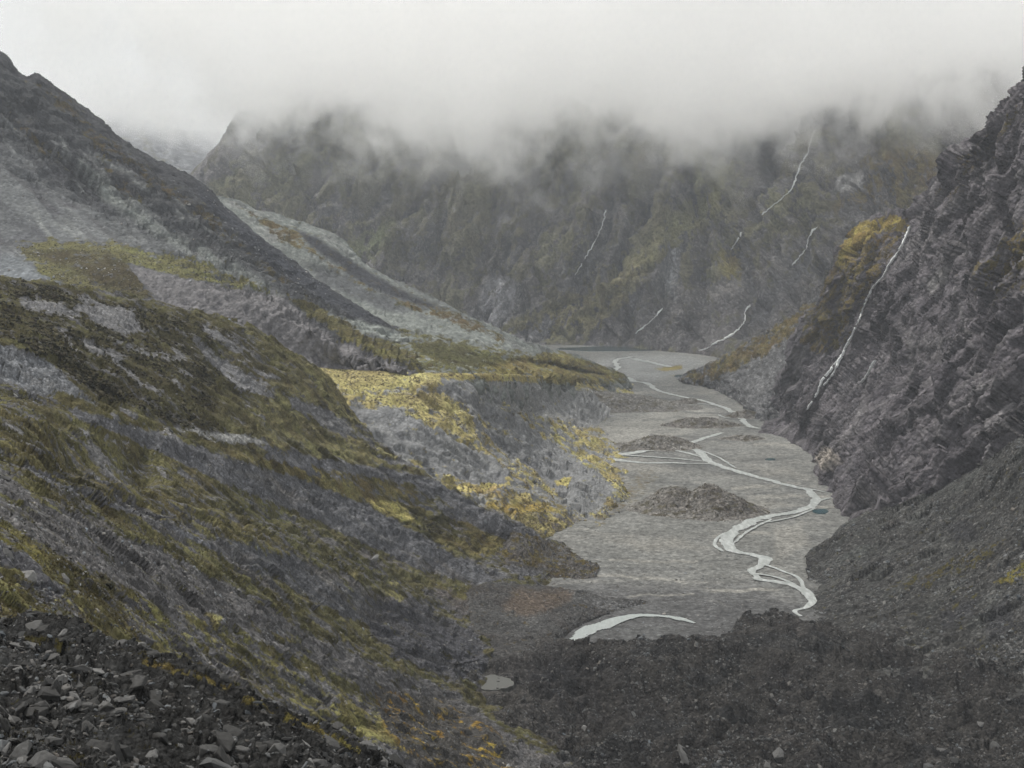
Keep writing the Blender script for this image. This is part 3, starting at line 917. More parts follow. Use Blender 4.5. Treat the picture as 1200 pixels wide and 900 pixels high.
# walking down the slope to the right, the low side is on the right hand, nearer the camera
scarp_line('upper', [(-100, 385), (0, 405), (40, 414), (75, 438), (100, 462), (130, 482), (200, 500)], 8, 18, 80)
scarp_line('middle', [(60, 470), (140, 494), (200, 510), (260, 533), (300, 547), (350, 561), (390, 576), (430, 594), (470, 613), (500, 632), (540, 655), (590, 674), (630, 684)], 9, 22, 90)
scarp_line('second', [(310, 520), (350, 532), (390, 540), (430, 547), (470, 552), (510, 562), (540, 580), (575, 600), (610, 616), (650, 630)], 8, 18, 80)
scarp_line('rill', [(15, 540), (60, 560), (110, 582), (160, 596), (210, 620), (250, 640), (300, 668)], 1.6, 6, 26, 3)
scarp_line('slump', [(240, 632), (300, 630), (350, 650), (385, 680), (400, 700)], 3, 12, 50, 4)
scarp_line('hollow', [(395, 690), (440, 684), (490, 694), (535, 710), (565, 740), (580, 770)], 7, 20, 80, 6)
scarp_line('ledge', [(-60, 628), (0, 640), (30, 655), (55, 682), (80, 700)], 1.6, 8, 30, 3)
scarp_line('knob', [(395, 800), (440, 800), (480, 812), (540, 835), (580, 870)], 3.5, 10, 40, 4)
S.push((0.30 * facets(q, 8, 1.0) + 0.26 * facets(q, 3.0, 4.0)) * np.minimum(rel * 1.6, 1))
S.survey()
py, px = S.pix[..., 1], S.pix[..., 0]
wash(S, 'rock', [(0.05, 0.049, 0.053), (0.068, 0.067, 0.07), (0.09, 0.088, 0.088)], 55, 14)
wash(S, 'vegc', [(0.045, 0.04, 0.019), (0.07, 0.061, 0.028), (0.095, 0.082, 0.038)], 40, 15, 4)
nz = S.normals(S.P)[..., 2]
big = noise(q, 42, 4, 0.55, off=5.5)
S.veg[:] = 0.68 + 0.35 * big
# dark scrub of the upper terrace, more open to the right, sunlight painted into its colour
m = S.area([(-170, 300), (0, 325), (170, 355), (280, 385), (395, 438), (480, 482), (560, 536), (600, 575), (520, 560), (400, 538), (300, 528), (200, 500), (120, 470), (60, 425), (0, 400), (-170, 380)], 8, 12, 1)
S.paint('veg', m, 0.74)
S.paint('vegc', m, (0.04, 0.034, 0.016), 0.9)
sl, c = m
S.veg[sl] += c * (0.30 * big[sl])
open_sunlit = c * sst(230, 420, px[sl] + 60 * big[sl]) * np.clip(0.75 + 0.9 * noise(q, 26, 3, 0.6, off=2.2)[sl], 0, 1)
S.paint('vegc', (sl, open_sunlit), (0.165, 0.143, 0.068), 0.9)
for p in [[(90, 357), (160, 362), (165, 385), (150, 392), (115, 380)], [(20, 345), (100, 360), (90, 372), (30, 362)], [(235, 375), (290, 408), (280, 412), (240, 388)], [(225, 395), (300, 445), (330, 470), (290, 460), (240, 420)],
          [(95, 398), (150, 420), (140, 425), (100, 408)], [(165, 448), (190, 460), (186, 464)], [(330, 455), (400, 490), (440, 520), (390, 505), (340, 475)], [(430, 505), (500, 545), (520, 560), (470, 540)]]:
    m = S.area(p, 4, 8, int(p[0][0]))
    S.paint('veg', m, 0.08, 0.9)
    S.paint('rock', m, (0.12, 0.12, 0.125), 0.8)
m = S.area([(203, 502), (250, 506), (292, 511), (315, 520), (270, 520), (230, 514)], 2, 3, 2)
S.paint('veg', m, 0.0)
S.paint('rock', m, (0.19, 0.19, 0.185))
# the strip between the two middle scarps
m = S.area([(250, 522), (330, 540), (420, 568), (480, 588), (540, 605), (600, 640), (560, 655), (500, 628), (420, 588), (330, 555)], 4, 6, 3)
S.paint('veg', m, 0.82)
S.paint('vegc', m, (0.105, 0.084, 0.032), 0.8)
m = S.area([(450, 590), (530, 605), (545, 630), (500, 630)], 4, 6, 4)
S.paint('vegc', m, (0.045, 0.04, 0.016), 0.9)
for p in [[(345, 548), (385, 552), (380, 562)], [(430, 585), (470, 590), (490, 615), (455, 605)], [(455, 600), (480, 606), (470, 612)]]:
    m = S.area(p, 3, 4, 5)
    S.paint('vegc', m, (0.3, 0.25, 0.09))
# bare scarps
m = S.area([(-170, 395), (0, 404), (40, 414), (75, 438), (98, 462), (128, 482), (90, 474), (40, 460), (0, 446), (-170, 430)], 3, 4, 6)
S.paint('veg', m, 0.0)
S.paint('rock', m, (0.1, 0.104, 0.112))
m = S.area([(75, 474), (140, 494), (200, 510), (260, 533), (300, 547), (350, 561), (390, 576), (430, 594), (470, 613), (500, 632), (540, 655), (600, 676), (560, 684), (500, 668), (440, 642), (400, 622), (330, 592), (280, 572), (220, 546), (150, 512), (90, 490)], 3, 5, 7)
S.paint('veg', m, 0.0)
S.paint('rock', m, (0.066, 0.067, 0.073))
m = S.area([(300, 520), (350, 531), (390, 540), (430, 547), (470, 552), (510, 562), (540, 580), (575, 600), (610, 616), (650, 634), (600, 634), (545, 612), (490, 595), (430, 575), (380, 560), (340, 545)], 3, 5, 8)
S.paint('veg', m, 0.0)
S.paint('rock', m, (0.078, 0.079, 0.086))
S.paint('veg', faces['rill'], 0.0)
S.paint('veg', S.line([(15, 542), (60, 562), (110, 584), (160, 599), (210, 622), (250, 642)], 2.5, 2, 3, 9), 0.0)
S.paint('rock', S.line([(15, 542), (60, 562), (110, 584), (160, 599), (210, 622), (250, 642)], 2.5, 2, 3, 9), (0.075, 0.077, 0.085))
m = S.area([(242, 634), (300, 630), (350, 652), (420, 695), (445, 735), (400, 722), (330, 682), (280, 662)], 4, 7, 10)
S.paint('veg', m, 0.1, 0.92)
S.paint('rock', m, (0.06, 0.061, 0.066))
# the long band of scree
m = S.area([(-170, 520), (0, 546), (50, 592), (120, 612), (200, 652), (280, 692), (350, 738), (430, 775), (520, 805), (600, 862), (690, 905), (560, 920), (480, 832), (390, 785), (300, 748), (200, 722), (120, 672), (60, 645), (0, 604), (-170, 580)], 5, 9, 11)
S.paint('veg', m, 0.12, 0.92)
S.paint('rock', m, (0.063, 0.061, 0.062), 0.8)
m = S.area([(420, 700), (480, 700), (560, 745), (585, 790), (540, 800), (470, 770), (430, 735)], 8, 10, 12)
S.paint('veg', m, 0.12, 0.9)
S.paint('rock', m, (0.042, 0.042, 0.047))
m = S.area([(560, 690), (640, 690), (690, 700), (690, 760), (600, 780), (570, 740), (500, 690)], 8, 10, 13)
S.paint('veg', m, 0.12, 0.9)
S.paint('rock', m, (0.062, 0.055, 0.052))
for p, v, c in [([(60, 452), (110, 474), (170, 492), (240, 508), (300, 522), (260, 528), (190, 508), (130, 494), (70, 474)], 0.85, (0.05, 0.042, 0.018)),
                ([(0, 462), (40, 470), (30, 482), (90, 500), (200, 545), (260, 575), (330, 605), (400, 640), (440, 668), (380, 668), (300, 625), (200, 590), (100, 548), (0, 515)], 0.62, (0.08, 0.068, 0.03)),
                ([(420, 556), (480, 566), (520, 585), (560, 612), (540, 612), (480, 590), (440, 575)], 0.6, (0.07, 0.06, 0.026)),
                ([(500, 680), (560, 690), (580, 700), (540, 705)], 0.7, (0.075, 0.062, 0.024)),
                ([(330, 530), (380, 545), (440, 560), (500, 580), (470, 585), (400, 568)], 0.75, (0.12, 0.095, 0.038))]:
    m = S.area(p, 5, 8, int(p[1][0]) + 7)
    S.paint('veg', m, v, 0.9)
    S.paint('vegc', m, c, 0.8)
# grass again below it
for p, v, c in [([(-170, 650), (0, 665), (60, 690), (115, 715), (70, 740), (0, 732), (-170, 700)], 0.52, (0.105, 0.09, 0.04)),
                ([(-170, 600), (0, 612), (60, 650), (40, 668), (0, 655), (-170, 640)], 0.6, (0.09, 0.075, 0.025)),
                ([(140, 690), (240, 720), (330, 770), (420, 815), (500, 850), (450, 880), (380, 840), (260, 790), (150, 740)], 0.46, (0.12, 0.104, 0.042)),
                ([(380, 820), (450, 838), (470, 870), (410, 865)], 0.95, (0.15, 0.13, 0.05)),
                ([(260, 800), (420, 860), (520, 905), (400, 920), (300, 860)], 0.15, (0.1, 0.09, 0.03)),
                ([(0, 505), (120, 545), (250, 600), (340, 640), (330, 655), (240, 620), (100, 575), (0, 540)], 0.66, (0.085, 0.072, 0.032)),
                ([(250, 585), (330, 600), (430, 650), (480, 690), (420, 690), (340, 640)], 0.66, (0.06, 0.054, 0.024))]:
    m = S.area(p, 5, 9, int(p[1][0]) + 3)
    S.paint('veg', m, v, 0.9)
    S.paint('vegc', m, c, 0.85)
for p in [[(395, 668), (420, 672), (415, 680)], [(448, 690), (475, 698), (470, 706), (455, 700)], [(455, 680), (468, 682), (462, 690)], [(235, 715), (262, 722), (255, 735)], [(315, 738), (345, 752), (330, 756)]]:
    m = S.area(p, 3, 3, 6)
    S.paint('veg', m, 0.78)
    S.paint('vegc', m, (0.17, 0.145, 0.065))
streaks(S, (0, 400, 640, 690), 130, (38, 72), (6, 30), (0.4, 1.8), [(0.05, 0.051, 0.057), (0.13, 0.13, 0.132), (0.04, 0.04, 0.044)], 0.8, None, 0.5, 5, None, 2.0, 2)
streaks(S, (-20, 540, 640, 900), 170, (20, 42), (20, 110), (0.5, 3.0), [(0.035, 0.034, 0.036), (0.12, 0.118, 0.116), (0.06, 0.057, 0.055), (0.1, 0.09, 0.08)], 0.6, 0.2, 0.4, 6, None, 4.0, 6)
streaks(S, (0, 330, 520, 560), 60, (15, 40), (12, 50), (0.6, 3.5), [(0.13, 0.13, 0.134), (0.16, 0.158, 0.158)], 0.8, 0.03, 0.0, 7, None, 2.5, 6)
m = S.area([(440, 805), (520, 820), (590, 860), (600, 910), (500, 910), (450, 850)], 6, 8, 14)
S.paint('rock', m, (0.04, 0.038, 0.036))
S.paint('veg', m, 0.3)
S.paint('vegc', m, (0.2, 0.125, 0.02))
S.paint('rock', faces['ledge'], (0.05, 0.05, 0.055))
S.paint('veg', faces['ledge'], 0.0)
bare = np.clip(1 - S.veg * 1.6, 0, 1)
fl_ = noise(S.stretched((330, 555), (345, 590), 5), 6, 3, 0.6, True)
S.push(1.1 * (fl_ - 0.6) * bare * sst(450, 620, S.base[..., 1]))
S.rock[:] *= (1 - 0.35 * np.clip((0.5 - fl_) * 3, 0, 1) * bare * sst(450, 620, S.base[..., 1]))[..., None]
f1, f2, rid = worley(S.base, 3.2)
S.push((0.6 * (0.55 - f1) * np.clip(S.veg * 1.5, 0, 1)) * np.minimum(rel * 1.4, 1), up=True)
f1, f2, rid = worley(S.base, 2.4, 5.0)
S.push(0.5 * (rid - 0.5) * bare, up=True)
S.build(terrain_mat('hillside_ground', 1.8, 0.7, stone=0.9, clump=2.6, mottle=2.3, streak=(S.axis((100, 520), (330, 640)), 3.2), scrub=0.75),
        'long left hillside of tussock, dark scrub and bare grey scarps running down to the right', 'hillside', gain=1.5)

# ---------------------------------------------------------------- right hand cliffs
H = S = Sheet('cliff', [
    [(892, 500, 1810), (914, 470, 1810), (930, 420, 1790), (948, 375, 1760), (964, 345, 1740), (984, 308, 1710), (996, 280, 1700), (1008, 264, 1680), (1045, 251, 1620), (1070, 248, 1590), (1090, 232, 1550), (1112, 205, 1490), (1150, 158, 1400), (1175, 128, 1345), (1200, 104, 1290), (1280, 20, 1180), (1420, -80, 1050)],
    [(896, 503, 1790), (914, 486, 1760), (935, 450, 1690), (965, 420, 1640), (1000, 395, 1560), (1025, 385, 1480), (1050, 400, 1370), (1080, 410, 1270), (1110, 410, 1200), (1150, 385, 1140), (1230, 330, 1050), (1310, 260, 980), (1440, 160, 890)],
    [(890, 506, fl(890, 506)[1]), (912, 510, fl(912, 510)[1]), (930, 520, fl(930, 520)[1]), (948, 533, fl(948, 533)[1]), (960, 555, fl(960, 555)[1] - 30), (974, 588, 1190), (992, 610, 1115), (1030, 612, 1065), (1080, 594, 1020), (1200, 525, 925), (1310, 470, 870), (1440, 400, 800)]],
    back=(120, 140, -60), front=(-20, -25, -50), res=1.2)
py, px = S.pix[..., 1], S.pix[..., 0]
near = sst(0, 60, (px - 975) * 0.72 + (py - 590) * 0.95 + 20)       # right of the buttress edge
qs = S.stretched((990, 560), (1130, 400), 6.5)                       # slabs climbing to the right
qv = S.stretched((1040, 300), (960, 450), 3)
wrp = noise(S.base, 60, 3)[..., None] * 9
base_k = sst(2, 26, np.abs(np.gradient(S.base[..., 2], axis=0)) * 0 + (S.base[..., 2] - FLOOR_Z))
S.push(((20 * (noise(qs + wrp, 95, 4, 0.55, True) - 0.58)) * (0.45 + 0.55 * near) + 14 * (noise(qv, 70, 4, 0.55, True) - 0.58) * (1 - near * 0.6)) * (0.3 + 0.7 * base_k))
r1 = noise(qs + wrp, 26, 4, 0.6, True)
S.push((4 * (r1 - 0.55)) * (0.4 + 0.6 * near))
hb = S.beds((990, 560), (1130, 400)) + 16 * noise(S.base, 110, 3) + 4 * noise(S.base, 26, 3)
hj = S.beds((1040, 300), (985, 420)) + 7 * noise(S.base, 60, 3)
nb = 0.5 + 0.5 * near
crest = 0.25 + 0.75 * sst(0.02, 0.20, np.linspace(0, 1, S.nr))[:, None]
S.push((16 * saw(hb / 52, 2) + 5 * saw(hb / 21, 7)) * nb * crest * (0.25 + 0.75 * base_k))
S.push((4 * saw(hj / 40, 5) + 1.2 * saw(hj / 15, 6)) * crest * (1.2 - 0.5 * near) * (0.25 + 0.75 * base_k))
f1, f2, rid = worley(qs + wrp * 0.9, 15)
S.push(-5.0 * np.clip(base_k, 0, 1))
S.push((0.9 * facets(qs + wrp, 34, 1.0) + 0.8 * facets(S.stretched((990, 560), (1130, 400), 3.5) + wrp * 0.4, 16, 2.0) + 0.4 * facets(S.stretched((990, 560), (1130, 400), 2.5), 7, 3.0)) * crest * (0.35 + 0.65 * nb) * (0.2 + 0.8 * base_k))
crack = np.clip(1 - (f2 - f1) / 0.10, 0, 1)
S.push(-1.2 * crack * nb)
ridb = rid
S.push(0.9 * noise(S.base, 5, 3, 0.65))
for pts, h, f, fd in [([(1240, 250), (1165, 325), (1125, 390), (1085, 440), (1040, 490), (1000, 545), (972, 590)], 14, 12, 70),
                      ([(1200, 330), (1150, 375), (1110, 420), (1070, 470)], 9, 9, 50),
                      ([(1090, 300), (1060, 330), (1030, 380), (1000, 440)], 7, 8, 50)]:
    f = S.step(pts, h, f, fd, 6, seed=h, run=20)
    S.paint('rock', f, (0.035, 0.035, 0.042), 0.7)
S.survey()
wash(S, 'rock', [(0.06, 0.055, 0.062), (0.08, 0.074, 0.081), (0.1, 0.094, 0.1)], 45, 20)
S.rock[:] *= (0.78 + 0.45 * rid)[..., None]
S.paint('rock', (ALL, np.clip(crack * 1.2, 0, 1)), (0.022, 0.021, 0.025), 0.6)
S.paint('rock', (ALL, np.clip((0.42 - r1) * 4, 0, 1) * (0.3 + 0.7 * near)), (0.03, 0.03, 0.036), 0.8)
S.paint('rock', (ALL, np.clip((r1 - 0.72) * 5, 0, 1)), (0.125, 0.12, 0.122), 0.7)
wash(S, 'vegc', [(0.085, 0.062, 0.025), (0.13, 0.095, 0.032)], 40, 21)
streaks(S, (930, 150, 1190, 600), 150, (-62, -30), (20, 110), (0.5, 2.6), [(0.028, 0.026, 0.031), (0.15, 0.144, 0.146), (0.04, 0.038, 0.043), (0.12, 0.115, 0.118)], 0.6, None, 3.0, 8, None, 4.0, 7)
streaks(S, (950, 260, 1190, 560), 40, (70, 115), (15, 60), (0.4, 1.6), [(0.03, 0.028, 0.033), (0.13, 0.126, 0.128)], 0.7, None, 2.0, 9)
m = S.area([(985, 282), (1002, 262), (1045, 250), (1068, 262), (1040, 310), (1015, 350), (990, 400), (960, 420), (935, 400), (950, 350), (968, 318)], 6, 10, 1)
S.paint('veg', m, 0.52)
m = S.area([(985, 285), (1002, 262), (1045, 251), (1062, 256), (1030, 272), (1005, 290), (985, 320)], 4, 6, 2)
S.paint('veg', m, 0.8)
S.paint('vegc', m, (0.2, 0.145, 0.04))
m = S.area([(1130, 320), (1200, 250), (1300, 200), (1300, 300), (1220, 340), (1160, 350)], 10, 14, 3)
S.paint('veg', m, 0.42)
S.paint('veg', S.area([(1090, 232), (1150, 160), (1200, 105), (1210, 140), (1150, 200), (1110, 240)], 6, 8, 4), 0.3)
m = S.area([(955, 536), (970, 525), (980, 530), (975, 548), (962, 548)], 3, 4, 5)
S.paint('rock', m, (0.24, 0.215, 0.19), 0.85)
S.paint('rock', S.area([(1085, 330), (1110, 310), (1115, 316), (1092, 345)], 3, 4, 6), (0.17, 0.165, 0.165), 0.8)
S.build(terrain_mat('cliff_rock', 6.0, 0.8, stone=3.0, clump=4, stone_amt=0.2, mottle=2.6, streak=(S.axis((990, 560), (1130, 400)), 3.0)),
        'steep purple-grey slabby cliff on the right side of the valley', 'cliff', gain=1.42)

# ---------------------------------------------------------------- rust coloured fan below the wall
S = Sheet('hill', [
    [(792, 444, fl(792, 444)[1]), (825, 428, 2150), (850, 416, 2110), (900, 388, 2020), (955, 352, 1940), (1000, 320, 1860)],
    [(796, 447, fl(796, 447)[1]), (830, 440, 2120), (860, 430, 2060), (905, 412, 1960), (945, 395, 1880), (1000, 370, 1800)],
    [(800, 449, fl(800, 449)[1]), (835, 456, fl(835, 456)[1]), (866, 472, fl(866, 472)[1]), (890, 492, fl(890, 492)[1]), (920, 505, 1740), (1000, 500, 1700)]],
    back=(0, 60, -50), front=(0, -20, -30), res=1.1)
S.push(3 * noise(S.base, 40, 4, 0.55) + 0.8 * noise(S.base, 8, 3))
wash(S, 'rock', [(0.12, 0.12, 0.125), (0.15, 0.15, 0.155)], 40, 22)
S.push(0.4 * facets(S.base, 12) + 0.4 * facets(S.base, 5))
wash(S, 'vegc', [(0.1, 0.072, 0.03), (0.16, 0.115, 0.042), (0.2, 0.15, 0.055)], 25, 33, 4)
S.survey()
m = S.area([(796, 446), (850, 414), (900, 386), (950, 354), (960, 372), (920, 400), (880, 425), (840, 444), (815, 449)], 9, 12, 1)
S.paint('veg', m, 0.72)
S.build(terrain_mat('fan_ground', 6, 0.6, stone=3, clump=5), 'rust brown grassy fan at the foot of the far cliffs', 'hill')

# ---------------------------------------------------------------- scree slope in the lower right
I_ = S = Sheet('hillside', [
    [(945, 655, fl(945, 655)[1] + 4), (966, 640, fl(966, 640)[1]), (1000, 613, 1060), (1050, 597, 1015), (1100, 576, 985), (1200, 516, 900), (1300, 460, 845), (1430, 400, 790)],
    [(948, 686, fl(948, 686)[1] + 4), (964, 678, fl(964, 678)[1] - 3), (1000, 660, 905), (1100, 640, 860), (1200, 605, 795), (1300, 570, 745), (1430, 530, 700)],
    [(956, 744, fl(956, 744)[1] + 2), (974, 736, fl(974, 736)[1] - 5), (1000, 728, 792), (1100, 718, 760), (1200, 700, 720), (1300, 680, 680), (1430, 650, 640)],
    [(935, 800, fl(935, 800)[1] - 8), (1000, 805, fl(1000, 805)[1] - 8), (1100, 808, fl(1100, 808)[1] - 4), (1200, 800, 666), (1300, 785, 630), (1430, 770, 590)]],
    back=(10, 30, -25), front=(0, -60, -30), res=1.2)
q = S.stretched((1180, 560), (980, 690), 2.5)
edge = sst(0, 12, S.base[..., 2] - FLOOR_Z)
S.push((7 * noise(q, 60, 4, 0.5) + 3 * (noise(q, 22, 4, 0.55, True) - 0.6)) * (0.2 + 0.8 * edge) + 0.5 * noise(S.base, 7, 2, 0.5), up=True)
S.push((0.3 * facets(q, 14, 1.0) + 0.2 * facets(S.base, 5.5)) * (0.3 + 0.7 * edge), up=True)
S.survey()
wash(S, 'rock', [(0.042, 0.044, 0.043), (0.056, 0.055, 0.054), (0.07, 0.073, 0.071)], 50, 23)
streaks(S, (960, 560, 1200, 800), 70, (128, 165), (20, 90), (0.6, 3.2), [(0.032, 0.032, 0.034), (0.105, 0.105, 0.1), (0.05, 0.046, 0.043)], 0.65, None, 0.6, 10)
S.vegc[:] = (0.09, 0.072, 0.025)
S.veg[:] = 0.1 + 0.25 * noise(q, 50, 3, off=8.0)
m = S.area([(1160, 685), (1200, 655), (1300, 620), (1300, 645), (1200, 680)], 4, 6, 1)
S.paint('veg', m, 0.85)
S.paint('vegc', m, (0.15, 0.12, 0.03))
m = S.area([(1040, 690), (1120, 650), (1180, 630), (1140, 665), (1080, 690)], 8, 8, 2)
S.paint('veg', m, 0.5)
for p in [[(1110, 615), (1135, 608), (1145, 630), (1120, 640)], [(1150, 720), (1180, 700), (1195, 735), (1160, 750)], [(1100, 720), (1150, 695), (1140, 720), (1105, 740)]]:
    S.paint('rock', S.area(p, 6, 8, 3), (0.04, 0.04, 0.044), 0.85)
I_s = S
S.build(terrain_mat('scree_ground', 2.6, 0.8, stone=1.6, clump=3, stone_amt=0.5), 'dark stony scree slope below the right hand cliff', 'hillside', gain=0.88)

# ---------------------------------------------------------------- valley flat of grey gravel
S = Sheet('valley_floor', [[fl(x, y) for x in (380, 600, 720, 800, 900, 1000, 1150)] for y in (396, 402, 410, 425, 450, 490, 540, 600, 660, 720, 790, 880, 980)], res=1.2)
py, px = S.pix[..., 1], S.pix[..., 0]
G_ = S
qf = S.base * np.array((0.35, 1.0, 1.0), np.float32)
S.push(0.5 * noise(qf, 30, 4, 0.55) + 0.2 * noise(qf, 7, 3, 0.6) - 0.42, up=True)
S.P[..., 2] -= 16 * sst(750, 778, py)              # the flat dips under the moraine
# low terraces and bars
BARS = [([(745, 517), (800, 517)], 0, 0)]
wash(S, 'rock', [(0.145, 0.147, 0.143), (0.165, 0.166, 0.159), (0.195, 0.193, 0.184)], 70, 25)
S.vegc[:] = (0.14, 0.11, 0.06)
S.paint('rock', S.area([(700, 500), (780, 480), (830, 470), (870, 480), (800, 512), (730, 525), (700, 515)], 6, 8, 1), (0.27, 0.265, 0.245), 0.6)
m = S.area([(700, 600), (735, 560), (760, 545), (775, 560), (745, 590), (690, 622)], 10, 16, 2)
S.paint('veg', m, 0.45)
S.paint('vegc', m, (0.17, 0.138, 0.1))
S.paint('veg', S.area([(690, 590), (720, 570), (725, 555), (715, 560), (690, 585)], 3, 4, 3), 0.6)
for p in [[(765, 432), (800, 427), (800, 432), (780, 435)], [(785, 440), (800, 438), (800, 443)], [(700, 404), (760, 406), (750, 408)], [(650, 402), (690, 400), (690, 404)]]:
    m = S.area(p, 2, 2, 4)
    S.paint('veg', m, 0.9)
    S.paint('vegc', m, (0.24, 0.185, 0.06))
S.paint('rock', S.area([(660, 430), (720, 418), (800, 415), (830, 425), (800, 440), (740, 448)], 4, 4, 5), (0.215, 0.222, 0.222), 0.8)
S.paint('rock', S.area([(640, 690), (700, 676), (800, 690), (900, 690), (960, 720), (960, 900), (560, 900), (600, 740)], 16, 10, 6), (0.11, 0.11, 0.112), 0.85)
S.paint('rock', S.area([(690, 745), (725, 735), (790, 728), (800, 745), (720, 760)], 4, 5, 7), (0.15, 0.155, 0.152), 0.85)
ch = noise(S.base * np.array((0.22, 1.0, 1.0), np.float32) + noise(S.base, 90, 2)[..., None] * 22, 34, 5, 0.6, True)
S.paint('rock', (ALL, np.clip((ch - 0.74) * 5, 0, 1)), (0.25, 0.245, 0.23), 0.8)
S.paint('rock', (ALL, np.clip((0.42 - ch) * 4, 0, 1)), (0.105, 0.105, 0.104), 0.75)
S.paint('rock', (ALL, sst(655, 735, py + 14 * noise(S.base, 30, 3))), (0.075, 0.075, 0.077), 0.8)
br = noise(S.base * np.array((0.16, 1.0, 1.0), np.float32) + noise(S.base, 60, 2)[..., None] * 10, 9, 4, 0.6, True)
S.paint('rock', (ALL, np.clip((br - 0.78) * 5, 0, 1) * sst(480, 530, py)), (0.085, 0.087, 0.087), 0.75)
S.paint('rock', (ALL, np.clip((0.35 - br) * 4, 0, 1) * sst(480, 530, py)), (0.27, 0.265, 0.25), 0.4)
fm = terrain_mat('flat_gravel', 4.0, 0.25, stone=1.6, clump=3, stone_amt=0.25, mottle=2.6)
rr_ = np.random.RandomState(21)
for k in range(60):
    x, y = rr_.uniform(640, 930), rr_.uniform(452, 715)
    ang = rr_.uniform(-0.10, 0.16)
    n_ = rr_.randint(5, 10)
    pts = [(x + 13 * q, y + 13 * q * ang + rr_.uniform(-1.6, 1.6)) for q in range(n_)]
    pale = k % 3 == 0
    S.paint('rock', S.line(pts, rr_.uniform(0.2, 1.1) if not pale else rr_.uniform(0.5, 2.2), 0.9, 1.5, k), (0.27, 0.262, 0.24) if pale else (0.075, 0.077, 0.078), rr_.uniform(0.4, 0.8))
for pts in [[(938, 720), (950, 704), (928, 686), (886, 676), (896, 656), (852, 639), (860, 623), (905, 605), (955, 590), (945, 574), (900, 562), (840, 545), (808, 524), (760, 529), (712, 534)], [(836, 543), (785, 543), (712, 539)],
            [(890, 502), (858, 482), (822, 469), (768, 456), (714, 443), (724, 428)]]:
    S.paint('rock', S.line(pts, 6, 7, 6, 3), (0.115, 0.118, 0.117), 0.6)
for p in [[(700, 545), (740, 536), (800, 548), (760, 556)], [(880, 545), (930, 552), (950, 560), (900, 556)], [(880, 580), (915, 588), (890, 600), (850, 612)], [(745, 588), (775, 596), (750, 604)], [(905, 620), (940, 612), (950, 640), (910, 655)],
          [(700, 628), (800, 630), (830, 640), (760, 645)], [(820, 440), (850, 450), (860, 465), (820, 460)]]:
    S.paint('rock', S.area(p, 5, 9, int(p[0][0])), (0.225, 0.218, 0.2), 0.6)
S.build(fm, 'flat grey gravel floor of the valley', 'valley floor', gain=0.98)

# ---------------------------------------------------------------- dark moraine filling the near valley
J_ = S = Sheet('moraine', [
    [(560, 770, fl(560, 770)[1] + 10), (620, 745, fl(620, 745)[1]), (668, 752, fl(668, 752, -224)[1]), (720, 760, fl(720, 760, -222)[1]), (780, 752, fl(780, 752, -218)[1]), (815, 738, fl(815, 738, -216)[1]), (850, 742, fl(850, 742, -219)[1]), (880, 722, fl(880, 722, -220)[1]), (905, 718, fl(905, 718, -220)[1]), (935, 728, fl(935, 728, -222)[1]), (980, 738, fl(980, 738, -224)[1]), (1060, 745, fl(1060, 745, -224)[1]), (1200, 770, fl(1200, 770, -222)[1]), (1380, 790, fl(1380, 790, -215)[1])],
    [(540, 810, fl(540, 810)[1]), (620, 800, fl(620, 800, -226)[1]), (720, 795, fl(720, 795, -222)[1]), (850, 790, fl(850, 790, -222)[1]), (1000, 790, fl(1000, 790, -224)[1]), (1200, 810, fl(1200, 810, -222)[1]), (1380, 820, fl(1380, 820, -215)[1])],
    [(560, 870, fl(560, 870)[1]), (700, 860, fl(700, 860, -225)[1]), (850, 855, fl(850, 855, -220)[1]), (1000, 855, fl(1000, 855, -222)[1]), (1200, 870, fl(1200, 870, -220)[1]), (1380, 880, fl(1380, 880, -212)[1])],
    [(560, 1000, fl(560, 1000)[1]), (800, 990, fl(800, 990, -222)[1]), (1000, 990, fl(1000, 990, -218)[1]), (1380, 1000, fl(1380, 1000, -208)[1])]],
    back=(0, 22, -18), front=(0, -120, 0), res=1.15)
py, px = S.pix[..., 1], S.pix[..., 0]
wrp = noise(S.base, 30, 3)[..., None] * 8
rd = noise(S.base * np.array((0.7, 1.1, 1), np.float32) + wrp, 46, 4, 0.5, True)
top = sst(0, 40, py - 740)
S.push((23 * (rd - 0.62) + 10 * noise(S.base, 60, 3, 0.5) + 5 * (noise(S.base + wrp, 17, 3, 0.5, True) - 0.6)) * (0.3 + 0.7 * top) + 1.0 * noise(S.base, 9, 2, 0.5), up=True)
S.push(0.3 * facets(S.base, 14, 1.0) + 0.12 * facets(S.base, 6, 2.0), up=True)
S.survey()
wash(S, 'rock', [(0.022, 0.022, 0.024), (0.036, 0.034, 0.034), (0.05, 0.047, 0.045), (0.03, 0.03, 0.031), (0.062, 0.06, 0.058)], 42, 27, 4)
sl, c = S.area([(545, 797), (575, 786), (606, 789), (603, 806), (572, 814), (549, 809)], 3, 2, 5)
S.P[sl][..., 2] = S.P[sl][..., 2] * (1 - c) + (-226.4) * c         # the hollow that holds the silt pool
S.survey()
hill_ = sst(700, 640, px)
S.rock[:] = S.rock * (1 + 0.5 * hill_[..., None])
S.vegc[:] = (0.08, 0.06, 0.03)
S.build(terrain_mat('moraine_rubble', 2.4, 0.7, stone=1.2, clump=3, stone_amt=0.45, mottle=2.4), 'dark rubble moraine of hummocks filling the near valley', 'moraine', gain=0.78)

